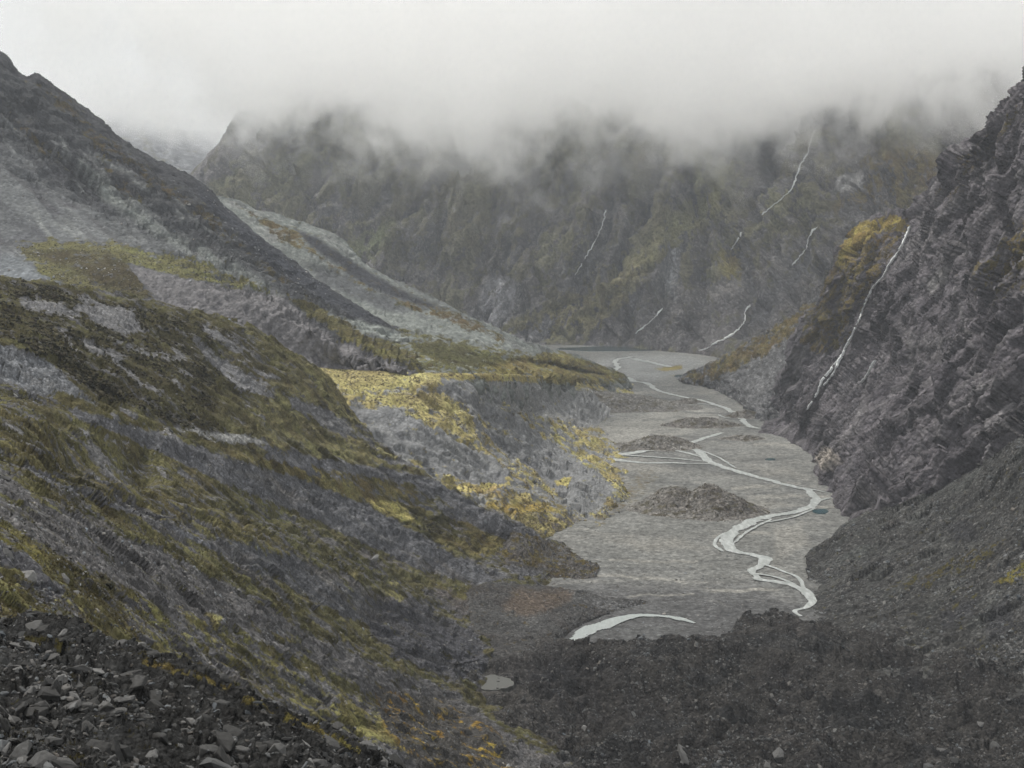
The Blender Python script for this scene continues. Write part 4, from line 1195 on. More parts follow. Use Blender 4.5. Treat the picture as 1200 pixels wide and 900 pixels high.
# ---------------------------------------------------------------- brownish mound left of the pool
M_ = S = Sheet('hill', [
    [(505, 700, fl(505, 700)[1]), (560, 686, fl(560, 686, -218)[1]), (600, 684, fl(600, 684, -219)[1]), (650, 688, fl(650, 688, -222)[1]), (690, 696, fl(690, 696, -225)[1]), (730, 702, fl(730, 702, -228)[1]), (765, 708, fl(765, 708, -233)[1])],
    [(505, 745, fl(505, 745)[1]), (560, 730, fl(560, 730, -220)[1]), (620, 724, fl(620, 724, -222)[1]), (670, 722, fl(670, 722, -226)[1]), (710, 717, fl(710, 717, -229.5)[1]), (740, 714, fl(740, 714, -231.5)[1]), (768, 713, fl(768, 713, -234)[1])],
    [(505, 800, fl(505, 800)[1]), (560, 785, fl(560, 785, -230)[1]), (610, 775, fl(610, 775, -226)[1]), (645, 758, fl(645, 758, -228)[1]), (672, 742, fl(672, 742, -232)[1]), (700, 729, fl(700, 729, -232.5)[1]), (722, 720, fl(722, 720, -233)[1]), (760, 716, fl(760, 716, -234)[1])]],
    back=(0, 14, -14), front=(0, -4, -3), res=1.1)
S.push((2.4 * noise(S.base, 24, 3, 0.5) + 0.7 * noise(S.base, 7, 2, 0.5)) * sst(0, 6, S.base[..., 2] + 230), up=True)
wash(S, 'rock', [(0.052, 0.047, 0.045), (0.062, 0.061, 0.061), (0.078, 0.078, 0.078)], 30, 28)
S.push(0.2 * facets(S.base, 5.0), up=True)
S.survey()
sl, c = S.area([(545, 797), (575, 786), (606, 789), (603, 806), (572, 814), (549, 809)], 3, 2, 5)
S.P[sl][..., 2] -= 8 * c
m = S.area([(600, 690), (670, 692), (665, 705), (620, 722), (590, 712)], 5, 8, 2)
S.paint('rock', m, (0.1, 0.078, 0.062), 0.8)
m = S.area([(690, 700), (760, 708), (800, 716), (740, 720), (700, 715)], 4, 5, 4)
S.paint('rock', m, (0.12, 0.12, 0.122), 0.8)
S.vegc[:] = (0.1, 0.07, 0.03)
S.veg[:] = 0.15
S.build(bpy.data.materials['moraine_rubble'], 'rounded brownish rubble mound beside the pale pool', 'mound')

# ---------------------------------------------------------------- near stony knoll
K_ = S = Sheet('knoll', [
    [(-170, 722, 96), (0, 734, 100), (40, 738, 101), (70, 745, 100), (110, 757, 99), (150, 768, 98), (200, 778, 97), (260, 800, 96), (330, 836, 95), (400, 868, 94), (450, 900, 93), (520, 960, 92), (640, 1040, 90)],
    [(-170, 790, 78), (0, 802, 80), (130, 822, 78), (260, 860, 77), (400, 930, 76), (520, 1010, 75), (640, 1090, 73)],
    [(-170, 880, 62), (0, 892, 63), (130, 908, 62), (260, 940, 61), (400, 1010, 60), (640, 1150, 56)],
    [(-170, 1060, 43), (0, 1070, 44), (260, 1110, 42), (640, 1300, 38)]],
    back=(6, 16, -14), res=1.3)
q = S.stretched((30, 760), (260, 870), 1.8)
S.push(2.2 * noise(q, 16, 3, 0.5) + 0.9 * (noise(q, 6, 4, 0.6, True) - 0.6) + 0.2 * noise(S.base, 1.6, 3, 0.65) + 0.38 * facets(q, 2.6, 1.0) + 0.45 * facets(q, 0.9, 2.0) + 0.4 * facets(S.base, 0.4, 3.0))
S.survey()
wash(S, 'rock', [(0.016, 0.0155, 0.015), (0.024, 0.024, 0.024), (0.032, 0.033, 0.034)], 9, 30)
wash(S, 'vegc', [(0.035, 0.03, 0.012), (0.075, 0.06, 0.02)], 6, 31)
S.veg[:] = 0.06 + 0.34 * noise(q, 7, 3, 0.6, off=4.0)
S.paint('veg', S.line([(30, 748), (60, 752), (80, 756)], 4, 3, 3, 1), 0.9)
S.paint('veg', S.line([(170, 775), (220, 790), (280, 812), (350, 845), (420, 878)], 4, 4, 5, 2), 0.75)
S.paint('vegc', S.line([(170, 775), (220, 790), (280, 812), (350, 845), (420, 878)], 4, 4, 5, 2), (0.17, 0.13, 0.04))
S.build(terrain_mat('knoll_ground', 0.7, 0.8, stone=0.35, clump=0.5, stone_amt=0.4), 'near knoll of broken dark slate at the bottom left', 'knoll')

# ---------------------------------------------------------------- wide ground under everything
me = mesh_arrays('ground', np.array([(-2600, -400, -262), (2600, -400, -262), (2600, 7200, -262), (-2600, 7200, -262)], float), np.array([[0, 1, 2, 3]]))
me.materials.append(flat_mat('ground_gravel', (0.13, 0.13, 0.128), grain=20))
o = bpy.data.objects.new('ground', me)
COL.objects.link(o)
tag(o, 'plain grey ground reaching to the horizon under the hills', 'ground', kind='structure')


# ================================================================ gravel mounds, water, falls
def mound(cx, front, rx, top, label, tones, sy=0.8, seed=0, humps=1.0, mat='spur_ground'):
    """a heap of gravel standing on the flat."""
    f = fl(cx, front)
    R = rx * f[1] / FOC
    Ry = R * sy
    Yc = f[1] + Ry
    h = at(cx, top, Yc)[2] - FLOOR_Z
    X0 = at(cx, front, Yc)[0]
    nr, nt = 84, 170
    r = np.linspace(0, 1.7, nr)[:, None]
    a = np.linspace(0, 2 * math.pi, nt + 1)[None, :]
    P = np.stack((X0 + R * r * np.cos(a), Yc + Ry * r * np.sin(a), np.zeros((nr, nt + 1))), -1).astype(np.float32)
    w = 1 + 0.45 * noise(P, R * 0.7, 4, 0.55, off=seed)
    rr = r / w
    rs = np.random.RandomState(seed * 13 + 1)
    u, v = (P[..., 0] - X0) / R, (P[..., 1] - Yc) / Ry
    H = np.zeros(u.shape)
    for q in range(5):                              # several heaps run together
        cu, cv = rs.uniform(-0.62, 0.62), rs.uniform(-0.45, 0.45)
        if q == 0:
            cu, cv = rs.uniform(-0.1, 0.3), 0.0
        su, sv = rs.uniform(0.30, 0.5), rs.uniform(0.3, 0.5)
        amp = 1.0 if q == 0 else rs.uniform(0.35, 0.8)
        du, dv = u - cu, v - cv
        rad = np.sqrt((du / su) ** 2 + (dv / sv) ** 2) * (1 + 0.25 * noise(P, R * 0.4, 3, 0.5, off=seed + q))
        H = np.maximum(H, amp * np.exp(-0.6 * rad ** 1.7)) + 0.12 * amp * np.exp(-rad ** 2)
    H = (1 - np.exp(-1.5 * H)) / (1 - math.exp(-1.5)) * 0.95
    H *= np.clip((1.65 - r) * 2, 0, 1)
    H = np.where(r > 1.62, -0.2, H)
    P[..., 2] = FLOOR_Z - 0.95 + h * 0.85 * H
    kk = np.clip(H * 5, 0, 1)
    P[..., 2] += kk * (1.8 * noise(P, 15, 3, 0.6) + 0.6 * noise(P, 5, 3, 0.6) + 0.2 * facets(P, 6.0))
    S = Sheet.__new__(Sheet)
    S.name, S.P, S.base, S.res = 'mound', P, P.copy(), 1.2
    S.nr, S.nc = nr, nt + 1
    S.pix = proj(P)
    S.N = S.normals(P)
    S.veg = (0.30 + 0.5 * noise(P, 9, 3, 0.6, off=seed)).astype(np.float32)
    S.vegc = np.ones(P.shape, np.float32) * np.array((0.11, 0.092, 0.066), np.float32)
    S.rock = np.ones(P.shape, np.float32)
    wash(S, 'rock', tones, R * 0.5, seed)
    S.build(bpy.data.materials[mat], label, 'mound')
    return S

GB = [(0.11, 0.1, 0.092), (0.15, 0.142, 0.133), (0.19, 0.184, 0.174)]
MOUNDS = [
    mound(815, 606, 62, 562, 'largest brown gravel mound standing in the middle of the valley flat', GB, 0.75, 1),
    mound(763, 528, 44, 507, 'grey-brown mound on the flat between the two arms of the braided river', GB, 0.7, 2),
    mound(822, 501, 34, 486, 'low scrubby mound on the flat by the upper bend of the river', GB, 0.7, 3),
    mound(806, 473, 21, 465, 'small gravel hump on the flat beside the upper river', GB, 0.7, 4),
    mound(873, 490, 18, 478, 'small rubble hump close under the right hand cliff', GB, 0.7, 5),
    mound(870, 516, 22, 508, 'low dark rubble heap on the far bank near the cliff foot', GB, 0.7, 6),
    mound(690, 482, 95, 455, 'long brownish gravel bank across the left of the upper flat', [(0.12, 0.115, 0.11), (0.15, 0.145, 0.14), (0.17, 0.165, 0.155)], 0.45, 7, 0.5)]

def water_mat(name, col, rough, foam=0.0, foam_scale=2.0):
    m, t, out = nodes_of(name)
    geo = mk(t, 'ShaderNodeNewGeometry')
    mp = mk(t, 'ShaderNodeMapping', {'Vector': geo.outputs['Position'], 'Scale': (1.0, 0.3, 1.0)})
    n = mk(t, 'ShaderNodeTexNoise', {'Vector': mp.outputs[0], 'Scale': 1.0 / foam_scale, 'Detail': 5.0, 'Roughness': 0.65})
    f = mth(t, 'MULTIPLY', mth(t, 'MULTIPLY_ADD', mth(t, 'SUBTRACT', n.outputs['Fac'], 0.55), 5.0, 0.5, clamp=True), foam)
    c = mk(t, 'ShaderNodeMixRGB', {0: f, 1: col, 2: (0.72, 0.74, 0.74, 1)})
    bp = mk(t, 'ShaderNodeBump', {'Strength': 0.25, 'Distance': 0.3, 'Height': n.outputs['Fac']})
    bs = mk(t, 'ShaderNodeBsdfPrincipled', {'Base Color': c.outputs[0], 'Roughness': rough, 'Normal': bp.outputs[0]})
    bs.inputs['Specular IOR Level'].default_value = 0.5
    t.links.new(bs.outputs[0], out.inputs['Surface'])
    return m

M_river = water_mat('glacial_water', (0.27, 0.29, 0.282, 1), 0.38, 0.4, 3.2)
M_pool = water_mat('silty_pool', (0.27, 0.3, 0.294, 1), 0.3, 0.15)
M_silt = water_mat('silt_puddle', (0.075, 0.076, 0.07, 1), 0.7, 0.0)
M_deep = water_mat('blue_pond', (0.012, 0.055, 0.07, 1), 0.12, 0.0)
M_lake = water_mat('lake_water', (0.03, 0.055, 0.06, 1), 0.25, 0.0)
M_fall = water_mat('falling_water', (0.62, 0.64, 0.65, 1), 0.5, 0.8, 3.0)

def smooth_line(pts, n):
    A = np.array(pts, float)
    d = np.concatenate([[0], np.cumsum(np.linalg.norm(np.diff(A[:, :2], axis=0), axis=1))])
    return hermite(d, A, np.linspace(0, d[-1], n))

def river_strip(pts, z=FLOOR_Z + 0.05, seed=0, n=None):
    """vertices and faces of a channel; pts = (px, py, width in metres)."""
    A = np.array(pts, float)
    L = np.linalg.norm(np.diff(A[:, :2], axis=0), axis=1).sum()
    n = n or max(12, int(L / 1.5))
    Q = smooth_line(A, n)
    C = np.array([fl(x, y, z) for x, y in Q[:, :2]])
    T = np.gradient(C, axis=0)
    T /= np.linalg.norm(T, axis=1)[:, None] + 1e-9
    T = np.stack([np.convolve(np.pad(T[:, k], 4, mode='edge'), np.ones(9) / 9, 'valid') for k in range(3)], -1)
    T /= np.linalg.norm(T, axis=1)[:, None] + 1e-9
    R = np.stack((T[:, 1], -T[:, 0], np.zeros(n)), -1)
    w = np.maximum(Q[:, 2:3], 0.5)
    wl = w * (0.5 + 0.30 * noise(C + seed, 16, 5, 0.7)[:, None])
    wr = w * (0.5 + 0.30 * noise(C + seed + 500, 16, 5, 0.7)[:, None])
    rows = np.stack((C - R * (wl + 0.6) - (0, 0, 2.5), C - R * wl, C, C + R * wr, C + R * (wr + 0.6) - (0, 0, 2.5)), 1)
    V = rows.reshape(-1, 3)
    idx = np.arange(n * 5).reshape(n, 5)
    F = np.stack((idx[:-1, :-1], idx[:-1, 1:], idx[1:, 1:], idx[1:, :-1]), -1).reshape(-1, 4)
    return V, F

def join(parts):
    V, F, k = [], [], 0
    for v, f in parts:
        V.append(v)
        F.append(f + k)
        k += len(v)
    return np.concatenate(V), np.concatenate(F)

def water_obj(name, parts, mat, label, cat, kind='structure'):
    V, F = join(parts)
    me = mesh_arrays(name, V, F, True)
    me.materials.append(mat)
    o = bpy.data.objects.new(name, me)
    COL.objects.link(o)
    return tag(o, label, cat, kind=kind)

Z1 = FLOOR_Z + 0.05
river = [
    [(938, 722, 4), (930, 716, 5), (944, 711, 6), (950, 704, 8), (944, 694, 9), (928, 686, 9), (905, 681, 9), (886, 676, 9), (882, 669, 9), (894, 662, 10), (896, 656, 12), (882, 650, 12), (862, 646, 13), (852, 639, 15), (851, 632, 17), (860, 623, 18), (880, 612, 16), (905, 605, 14), (930, 600, 14), (950, 593, 13), (958, 586, 12), (950, 577, 12), (930, 570, 12), (900, 562, 12), (868, 553, 13), (840, 545, 14), (826, 537, 14), (818, 528, 14), (806, 522, 13), (815, 517, 11), (832, 511, 11), (846, 507, 9)],
    [(958, 587, 7), (968, 584, 5), (975, 583, 3)],
    [(808, 522, 13), (785, 525, 14), (760, 528, 15), (735, 531, 20), (712, 534, 28)],
    [(836, 543, 7), (815, 543, 7), (785, 542, 9), (755, 542, 12), (730, 540, 18), (712, 538, 26)],
    [(826, 537, 6), (806, 531, 7), (790, 527, 7)],
    [(892, 660, 4), (915, 668, 4), (938, 680, 4), (944, 692, 5)],
    [(930, 570, 5), (955, 574, 4), (972, 578, 3)],
    [(890, 502, 14), (880, 500, 12), (868, 490, 12), (858, 482, 13), (842, 475, 12), (822, 469, 12), (800, 465, 12), (784, 461, 12), (768, 456, 12), (760, 450, 14), (745, 447, 15), (728, 446, 18), (714, 443, 22), (716, 436, 16), (724, 430, 14), (722, 424, 14), (740, 418, 16)],
    [(862, 486, 8), (850, 489, 6), (842, 486, 5)],
    [(846, 476, 8), (832, 474, 8), (812, 472, 7)],
    [(884, 672, 5), (900, 674, 4), (918, 679, 4), (932, 685, 4)],
    [(848, 646, 5), (838, 638, 4), (842, 630, 4), (852, 624, 5)],
    [(905, 608, 4), (886, 617, 4), (870, 627, 4), (860, 636, 4)],
    [(956, 595, 4), (935, 604, 4), (915, 609, 4), (895, 612, 4)],
    [(812, 525, 5), (830, 531, 4), (846, 538, 4), (862, 548, 4)],
    [(730, 533, 9), (760, 535, 8), (790, 537, 7), (822, 540, 6)],
    [(686, 428, 34), (704, 434, 46), (722, 441, 40), (745, 447, 24)],
    [(740, 420, 26), (760, 424, 22), (786, 430, 16)]]
def braided(p, seed, z):
    """a bed of crossing threads with bars between: only the wet cells of a fine grid are kept."""
    A = np.array(p, float)
    mid = smooth_line(A, 400)
    C = np.array([fl(x, y, z) for x, y in mid[:, :2]])
    d = np.concatenate([[0], np.cumsum(np.linalg.norm(np.diff(C, axis=0), axis=1))])
    n = max(24, int(d[-1] / 1.6))
    C = np.stack([np.interp(np.linspace(0, d[-1], n), d, C[:, k]) for k in range(3)], -1)
    wd = np.interp(np.linspace(0, d[-1], n), d, mid[:, 2])
    T = np.gradient(C, axis=0)
    w9 = min(15, n // 2 * 2 - 1)
    T = np.stack([np.convolve(np.pad(T[:, k], w9 // 2, mode='edge'), np.ones(w9) / w9, 'valid') for k in range(3)], -1)
    T /= np.linalg.norm(T, axis=1)[:, None] + 1e-9
    Rt = np.stack((T[:, 1], -T[:, 0], np.zeros(n)), -1)
    m = 44
    t = np.linspace(-1, 1, m)
    half = wd * 1.25
    V = C[:, None] + Rt[:, None] * (t[None, :] * half[:, None])[..., None]
    s_ = np.linspace(0, d[-1], n)
    Q = np.stack((np.repeat(s_[:, None], m, 1) / 34 + seed, t[None] * half[:, None] / 9, np.zeros((n, m))), -1)
    cen = 0.34 * noise(np.stack((s_ / 45 + seed, np.full(n, 3.3), np.zeros(n)), -1), 1, 3, 0.6)
    tt = t[None] - cen[:, None]
    f = 1.0 * np.exp(-(tt / 0.30) ** 2) + 0.85 * (noise(Q, 1, 4, 0.55, True) - 0.35) * np.exp(-(t[None] / 0.62) ** 2) + 0.5 * noise(Q * 2.4, 1, 3, 0.6) * np.exp(-(t[None] / 0.7) ** 2)
    end = np.minimum(1, np.minimum(np.arange(n), np.arange(n)[::-1]) / 6.0)
    f = f - 0.62 - 0.3 * (1 - end[:, None])
    idx = np.arange(n * m).reshape(n, m)
    F = np.stack((idx[:-1, :-1], idx[:-1, 1:], idx[1:, 1:], idx[1:, :-1]), -1)
    keep = (f[:-1, :-1] + f[1:, 1:] + f[:-1, 1:] + f[1:, :-1]) > 0
    F = F[keep]
    used, inv = np.unique(F, return_inverse=True)
    return V.reshape(-1, 3)[used], inv.reshape(F.shape)
water_obj('river', [braided(p, k * 5.3, Z1 + 0.02 * k) for k, p in enumerate(river)], M_river,
          'pale braided glacial river winding down the grey valley flat', 'river')
water_obj('river', [braided([(664, 757, 12), (680, 748, 14), (700, 737, 17), (722, 727, 15), (742, 722, 10), (770, 721, 9), (792, 724, 9), (814, 730, 5)], 41.7, Z1)], M_pool,
          'short pale loop of river showing above the dark moraine', 'river')

def pond(label, cx, cy, rx, ry, mat, z=Z1, seed=0, name='pond'):
    a = np.linspace(0, 2 * math.pi, 48, endpoint=False)
    q = np.stack((np.cos(a), np.sin(a), np.full(48, seed * 1.7)), -1)
    k = 1 + 0.42 * noise(q, 0.7, 4, 0.65)
    V = np.array([fl(cx, cy, z)] + [fl(cx + rx * kk * math.cos(t), cy - ry * kk * math.sin(t), z) for t, kk in zip(a, k)])
    low = V[1:] - (0, 0, 2.5)
    V = np.concatenate((V, low))
    F = [(0, 1 + i, 1 + (i + 1) % 48, 1 + (i + 1) % 48) for i in range(48)]
    me = bpy.data.meshes.new(name)
    me.from_pydata([tuple(v) for v in V], [], [(0, 1 + i, 1 + (i + 1) % 48) for i in range(48)] + [(1 + i, 49 + i, 49 + (i + 1) % 48, 1 + (i + 1) % 48) for i in range(48)])
    me.materials.append(mat)
    o = bpy.data.objects.new(name, me)
    COL.objects.link(o)
    return tag(o, label, name, kind='structure')

pond('small deep blue pond at the foot of the right hand cliff', 962, 599, 9, 2.6, M_deep, Z1 + 0.1, 1)
pond('grey silt pool in the hollow between hillside and moraine', 577, 800, 22, 8.5, M_silt, -225.9, 2)
pond('dark teal lake along the foot of the great wall', 718, 408.5, 60, 2.4, M_lake, Z1 + 0.5, 3, 'lake')
pond('tiny dark pool beside the rust coloured fan', 796, 440.5, 6, 1.5, M_lake, Z1 + 0.2, 4)
pond('tiny teal pool left in the gravel near the cliff', 903, 538, 6, 1.0, M_deep, Z1 + 0.1, 5)

def waterfall(S, strands, label, width, seed=0):
    """white water lying on the rock of sheet S."""
    rnd = np.random.RandomState(seed)
    parts = []
    SP_ = proj(S.P)
    for pts in strands:
        A = np.array(pts, float)
        L = np.linalg.norm(np.diff(A, axis=0), axis=1).sum()
        n = max(5, int(L / 2.0))
        Q = smooth_line(A, n)
        Q[1:-1] += rnd.normal(size=(n - 2, 2)) * (0.45, 0.2)
        C, N = [], []
        for x, y in Q:
            d = (SP_[..., 0] - x) ** 2 + (SP_[..., 1] - y) ** 2
            i, j = np.unravel_index(np.argmin(d + np.where(d < 9, S.P[..., 1] * 0.05 - 1000, 0)), d.shape)
            C.append(S.P[i, j])
            N.append(S.N[i, j])
        C, N = np.array(C, float), np.array(N, float)
        dist = np.linalg.norm(C, axis=1)
        dist = np.convolve(np.pad(dist, 4, mode='edge'), np.ones(9) / 9, 'valid')
        near_ = np.array([np.min(np.linalg.norm(C, axis=1)[max(0, i - 2):i + 3]) for i in range(n)])
        rays = np.array([at(x, y, 1.0) for x, y in Q])
        rays /= np.linalg.norm(rays, axis=1)[:, None]
        C = rays * (np.minimum(dist, near_) - 1.0)[:, None]
        N = np.stack([np.convolve(np.pad(N[:, k], 2, mode='edge'), np.ones(5) / 5, 'valid') for k in range(3)], -1)
        view = -C / np.linalg.norm(C, axis=1)[:, None]
        N = N + 0.6 * view
        N /= np.linalg.norm(N, axis=1)[:, None]
        T = np.gradient(C, axis=0)
        R = np.cross(T, N)
        R /= np.linalg.norm(R, axis=1)[:, None] + 1e-9
        w = width * np.clip(0.45 + 0.4 * rnd.rand(n) + 0.3 * np.sin(np.linspace(0, 9, n) + seed), 0.25, 2)[:, None] * C[:, 1:2] / 1600
        w = w * 0.85 * np.clip(0.9 + 1.5 * noise(np.stack((np.arange(n) * 0.21 + seed * 3, np.zeros(n), np.zeros(n)), -1), 1, 3, 0.6), 0.12, 1.3)[:, None]
        w[0] *= 0.4
        w[-1] *= 0.5
        C = C + N * 2.2
        rows = np.stack((C - R * (w * 0.6) - N * 2.5, C - R * w * 0.5, C + N * 0.5, C + R * w * 0.5, C + R * (w * 0.6) - N * 2.5), 1)
        idx = np.arange(n * 5).reshape(n, 5)
        parts.append((rows.reshape(-1, 3), np.stack((idx[:-1, :-1], idx[:-1, 1:], idx[1:, 1:], idx[1:, :-1]), -1).reshape(-1, 4)))
    root = None
    for k, (V, F) in enumerate(parts):
        me = mesh_arrays('waterfall', V, F, True)
        me.materials.append(M_fall)
        o = bpy.data.objects.new('waterfall' if root is None else 'cascade', me)
        COL.objects.link(o)
        if root is None:
            root = tag(o, label, 'waterfall')
        else:
            o.parent = root
    return root

waterfall(H, [[(1067, 264), (1061, 279), (1052, 297), (1043, 309), (1035, 324), (1026, 334), (1016, 352), (1008, 372), (1000, 390), (993, 405), (985, 420), (972, 436), (962, 450), (956, 465), (947, 479)], [(985, 420), (980, 432), (974, 442), (966, 452)]],
          'long white waterfall dropping the full height of the right hand cliff', 2.6, 1)
waterfall(H, [[(1027, 422), (1019, 436), (1011, 448), (1003, 460)]], 'short thin cascade in the dark cleft right of the long waterfall', 1.8, 2)
waterfall(W, [[(879, 357), (873, 366), (873, 375), (867, 384), (861, 390), (850, 397), (838, 402), (829, 408), (819, 411)]], 'bright cascade leaving the mouth of the dark gorge onto the flat', 2.6, 3)
waterfall(W, [[(955, 152), (950, 166), (946, 180), (939, 192), (934, 205), (927, 222), (915, 234), (903, 243), (893, 252)]], 'highest thin waterfall coming out of the cloud on the great wall', 1.5, 4)
waterfall(W, [[(869, 272), (863, 284), (857, 292)]], 'tiny cascade at the head of the dark gorge', 1.4, 5)
waterfall(W, [[(958, 266), (951, 272), (947, 280), (945, 290), (938, 300), (928, 311)]], 'little falls on the ledges behind the yellow shoulder', 1.7, 6)
waterfall(W, [[(776, 361), (767, 372), (757, 381), (745, 391)]], 'thin white stream down the scree above the lake', 1.4, 7)
waterfall(W, [[(710, 246), (706, 262), (700, 277), (690, 295), (682, 308), (674, 322)]], 'faint thread of water in the long gully left of the gorge', 1.0, 8)

# ================================================================ stones and plants
def hull(n, seed, shape):
    r = np.random.RandomState(seed)
    p = r.normal(size=(n, 3))
    p /= np.linalg.norm(p, axis=1)[:, None]
    p = np.sign(p) * np.abs(p) ** 0.7
    p *= np.array(shape) * (0.75 + 0.4 * r.rand(n, 1))
    bm = bmesh.new()
    for v in p:
        bm.verts.new(v)
    g = bmesh.ops.convex_hull(bm, input=bm.verts)
    bmesh.ops.delete(bm, geom=[v for v in bm.verts if not v.link_faces], context='VERTS')
    bmesh.ops.triangulate(bm, faces=bm.faces)
    bm.normal_update()
    bm.verts.index_update()
    V = np.array([v.co[:] for v in bm.verts])
    F = np.array([[v.index for v in f.verts] for f in bm.faces])
    bm.free()
    return V, F

BLOCKS = [hull(16, k, (0.5, 0.42, 0.34)) for k in range(6)]
SLABS = [hull(15 + 2 * k, 20 + k, (0.58, 0.44, 0.15 + 0.03 * k)) for k in range(6)]
_icov = None
def bush_proto(seed):
    bm = bmesh.new()
    bmesh.ops.create_icosphere(bm, subdivisions=2, radius=0.5)
    V = np.array([v.co[:] for v in bm.verts])
    F = np.array([[v.index for v in f.verts] for f in bm.faces])
    bm.free()
    r = np.random.RandomState(seed)
    V *= (0.72 + 0.55 * r.rand(len(V), 1))
    V[:, 2] = V[:, 2] * 0.75 + 0.15
    return V, F
def bush_small(seed):
    bm = bmesh.new()
    bmesh.ops.create_icosphere(bm, subdivisions=1, radius=0.5)
    V = np.array([v.co[:] for v in bm.verts])
    F = np.array([[v.index for v in f.verts] for f in bm.faces])
    bm.free()
    r = np.random.RandomState(seed)
    V *= (0.7 + 0.6 * r.rand(len(V), 1))
    V[:, 2] = V[:, 2] * 0.7 + 0.12
    return V, F
BUSHES = [bush_small(k) for k in range(6)]
def tuft_proto(seed, n=9):
    r = np.random.RandomState(seed)
    V, F = [], []
    for k in range(n):
        a = r.rand() * 6.283
        tilt = 0.25 + 0.9 * r.rand()
        d = np.array((math.cos(a), math.sin(a), 0))
        s = np.array((-math.sin(a), math.cos(a), 0)) * 0.07
        b = d * 0.08
        tip = d * 0.5 * tilt + np.array((0, 0, 0.62 - 0.3 * tilt * r.rand()))
        V += [b - s, b + s, tip]
        F.append((3 * k, 3 * k + 1, 3 * k + 2))
    return np.array(V), np.array(F)
TUFTS = [tuft_proto(k) for k in range(6)]

def stone_mat(name, base, var, grain):
    m, t, out = nodes_of(name)
    at_ = mk(t, 'ShaderNodeAttribute', attribute_name='tone')
    oi = mk(t, 'ShaderNodeObjectInfo')
    geo = mk(t, 'ShaderNodeNewGeometry')
    n = mk(t, 'ShaderNodeTexNoise', {'Vector': geo.outputs['Position'], 'Scale': 1.0 / grain, 'Detail': 5.0, 'Roughness': 0.65})
    k = mth(t, 'MULTIPLY_ADD', mth(t, 'SUBTRACT', n.outputs['Fac'], 0.5), 1.3, 1.0)
    r = mth(t, 'MULTIPLY_ADD', mth(t, 'POWER', oi.outputs['Random'], 2.0), var, 1.0 - var * 0.35)
    c = mk(t, 'ShaderNodeVectorMath', {0: at_.outputs['Color'], 1: base}, operation='MULTIPLY')
    c2 = mk(t, 'ShaderNodeVectorMath', {0: c.outputs[0]}, operation='SCALE')
    t.links.new(mth(t, 'MULTIPLY', k, r), c2.inputs['Scale'])
    bp = mk(t, 'ShaderNodeBump', {'Strength': 0.5, 'Distance': grain * 0.25, 'Height': n.outputs['Fac']})
    bs = mk(t, 'ShaderNodeBsdfPrincipled', {'Base Color': c2.outputs[0], 'Roughness': 0.8, 'Normal': bp.outputs[0]})
    bs.inputs['Specular IOR Level'].default_value = 0.3
    t.links.new(bs.outputs[0], out.inputs['Surface'])
    return m

def leaf_mat(name):
    m, t, out = nodes_of(name)
    at_ = mk(t, 'ShaderNodeAttribute', attribute_name='tone')
    geo = mk(t, 'ShaderNodeNewGeometry')
    n = mk(t, 'ShaderNodeTexNoise', {'Vector': geo.outputs['Position'], 'Scale': 2.2, 'Detail': 5.0, 'Roughness': 0.7})
    c2 = mk(t, 'ShaderNodeVectorMath', {0: at_.outputs['Color']}, operation='SCALE')
    t.links.new(mth(t, 'MULTIPLY_ADD', mth(t, 'SUBTRACT', n.outputs['Fac'], 0.5), 2.0, 1.0), c2.inputs['Scale'])
    bs = mk(t, 'ShaderNodeBsdfPrincipled', {'Base Color': c2.outputs[0], 'Roughness': 0.8})
    bs.inputs['Specular IOR Level'].default_value = 0.15
    t.links.new(bs.outputs[0], out.inputs['Surface'])
    return m

def spots(S, n, weight, size, power, rnd, min_px=1.0, keep=None):
    """random places on a sheet: position, normal, size in metres, chart pixel."""
    w = np.clip(weight, 0, None).astype(np.float64)
    vis = (S.pix[..., 0] > -20) & (S.pix[..., 0] < 1220) & (S.pix[..., 1] < 915) & (S.pix[..., 1] > 0)
    w = (w * vis).ravel()
    w /= w.sum()
    k = rnd.choice(len(w), n, p=w)
    P = S.P.reshape(-1, 3)[k].astype(float)
    step = np.linalg.norm(np.gradient(S.P, axis=1), axis=2).ravel()[k]
    jit = rnd.normal(size=(n, 3)) * 0.4 * step[:, None]
    N = S.N.reshape(-1, 3)[k]
    jit -= (jit * N).sum(1)[:, None] * N
    P = P + jit
    s = size[0] * (1 - rnd.rand(n) * (1 - (size[0] / size[1]) ** power)) ** (-1.0 / power)
    px = s / P[:, 1] * FOC
    ok = px >= min_px
    return P[ok], N[ok], s[ok], px[ok], S.pix.reshape(-1, 2)[k][ok], k[ok]

def frames(N, rnd, upright=0.0, spin=True):
    """random turned bases standing on the normals."""
    n = len(N)
    Z = N * (1 - upright) + np.array((0, 0, 1.0)) * upright + rnd.normal(size=(n, 3)) * 0.22
    Z /= np.linalg.norm(Z, axis=1)[:, None]
    A = rnd.normal(size=(n, 3))
    X = np.cross(A, Z)
    X /= np.linalg.norm(X, axis=1)[:, None]
    Y = np.cross(Z, X)
    return np.stack((X, Y, Z), -1)          # columns

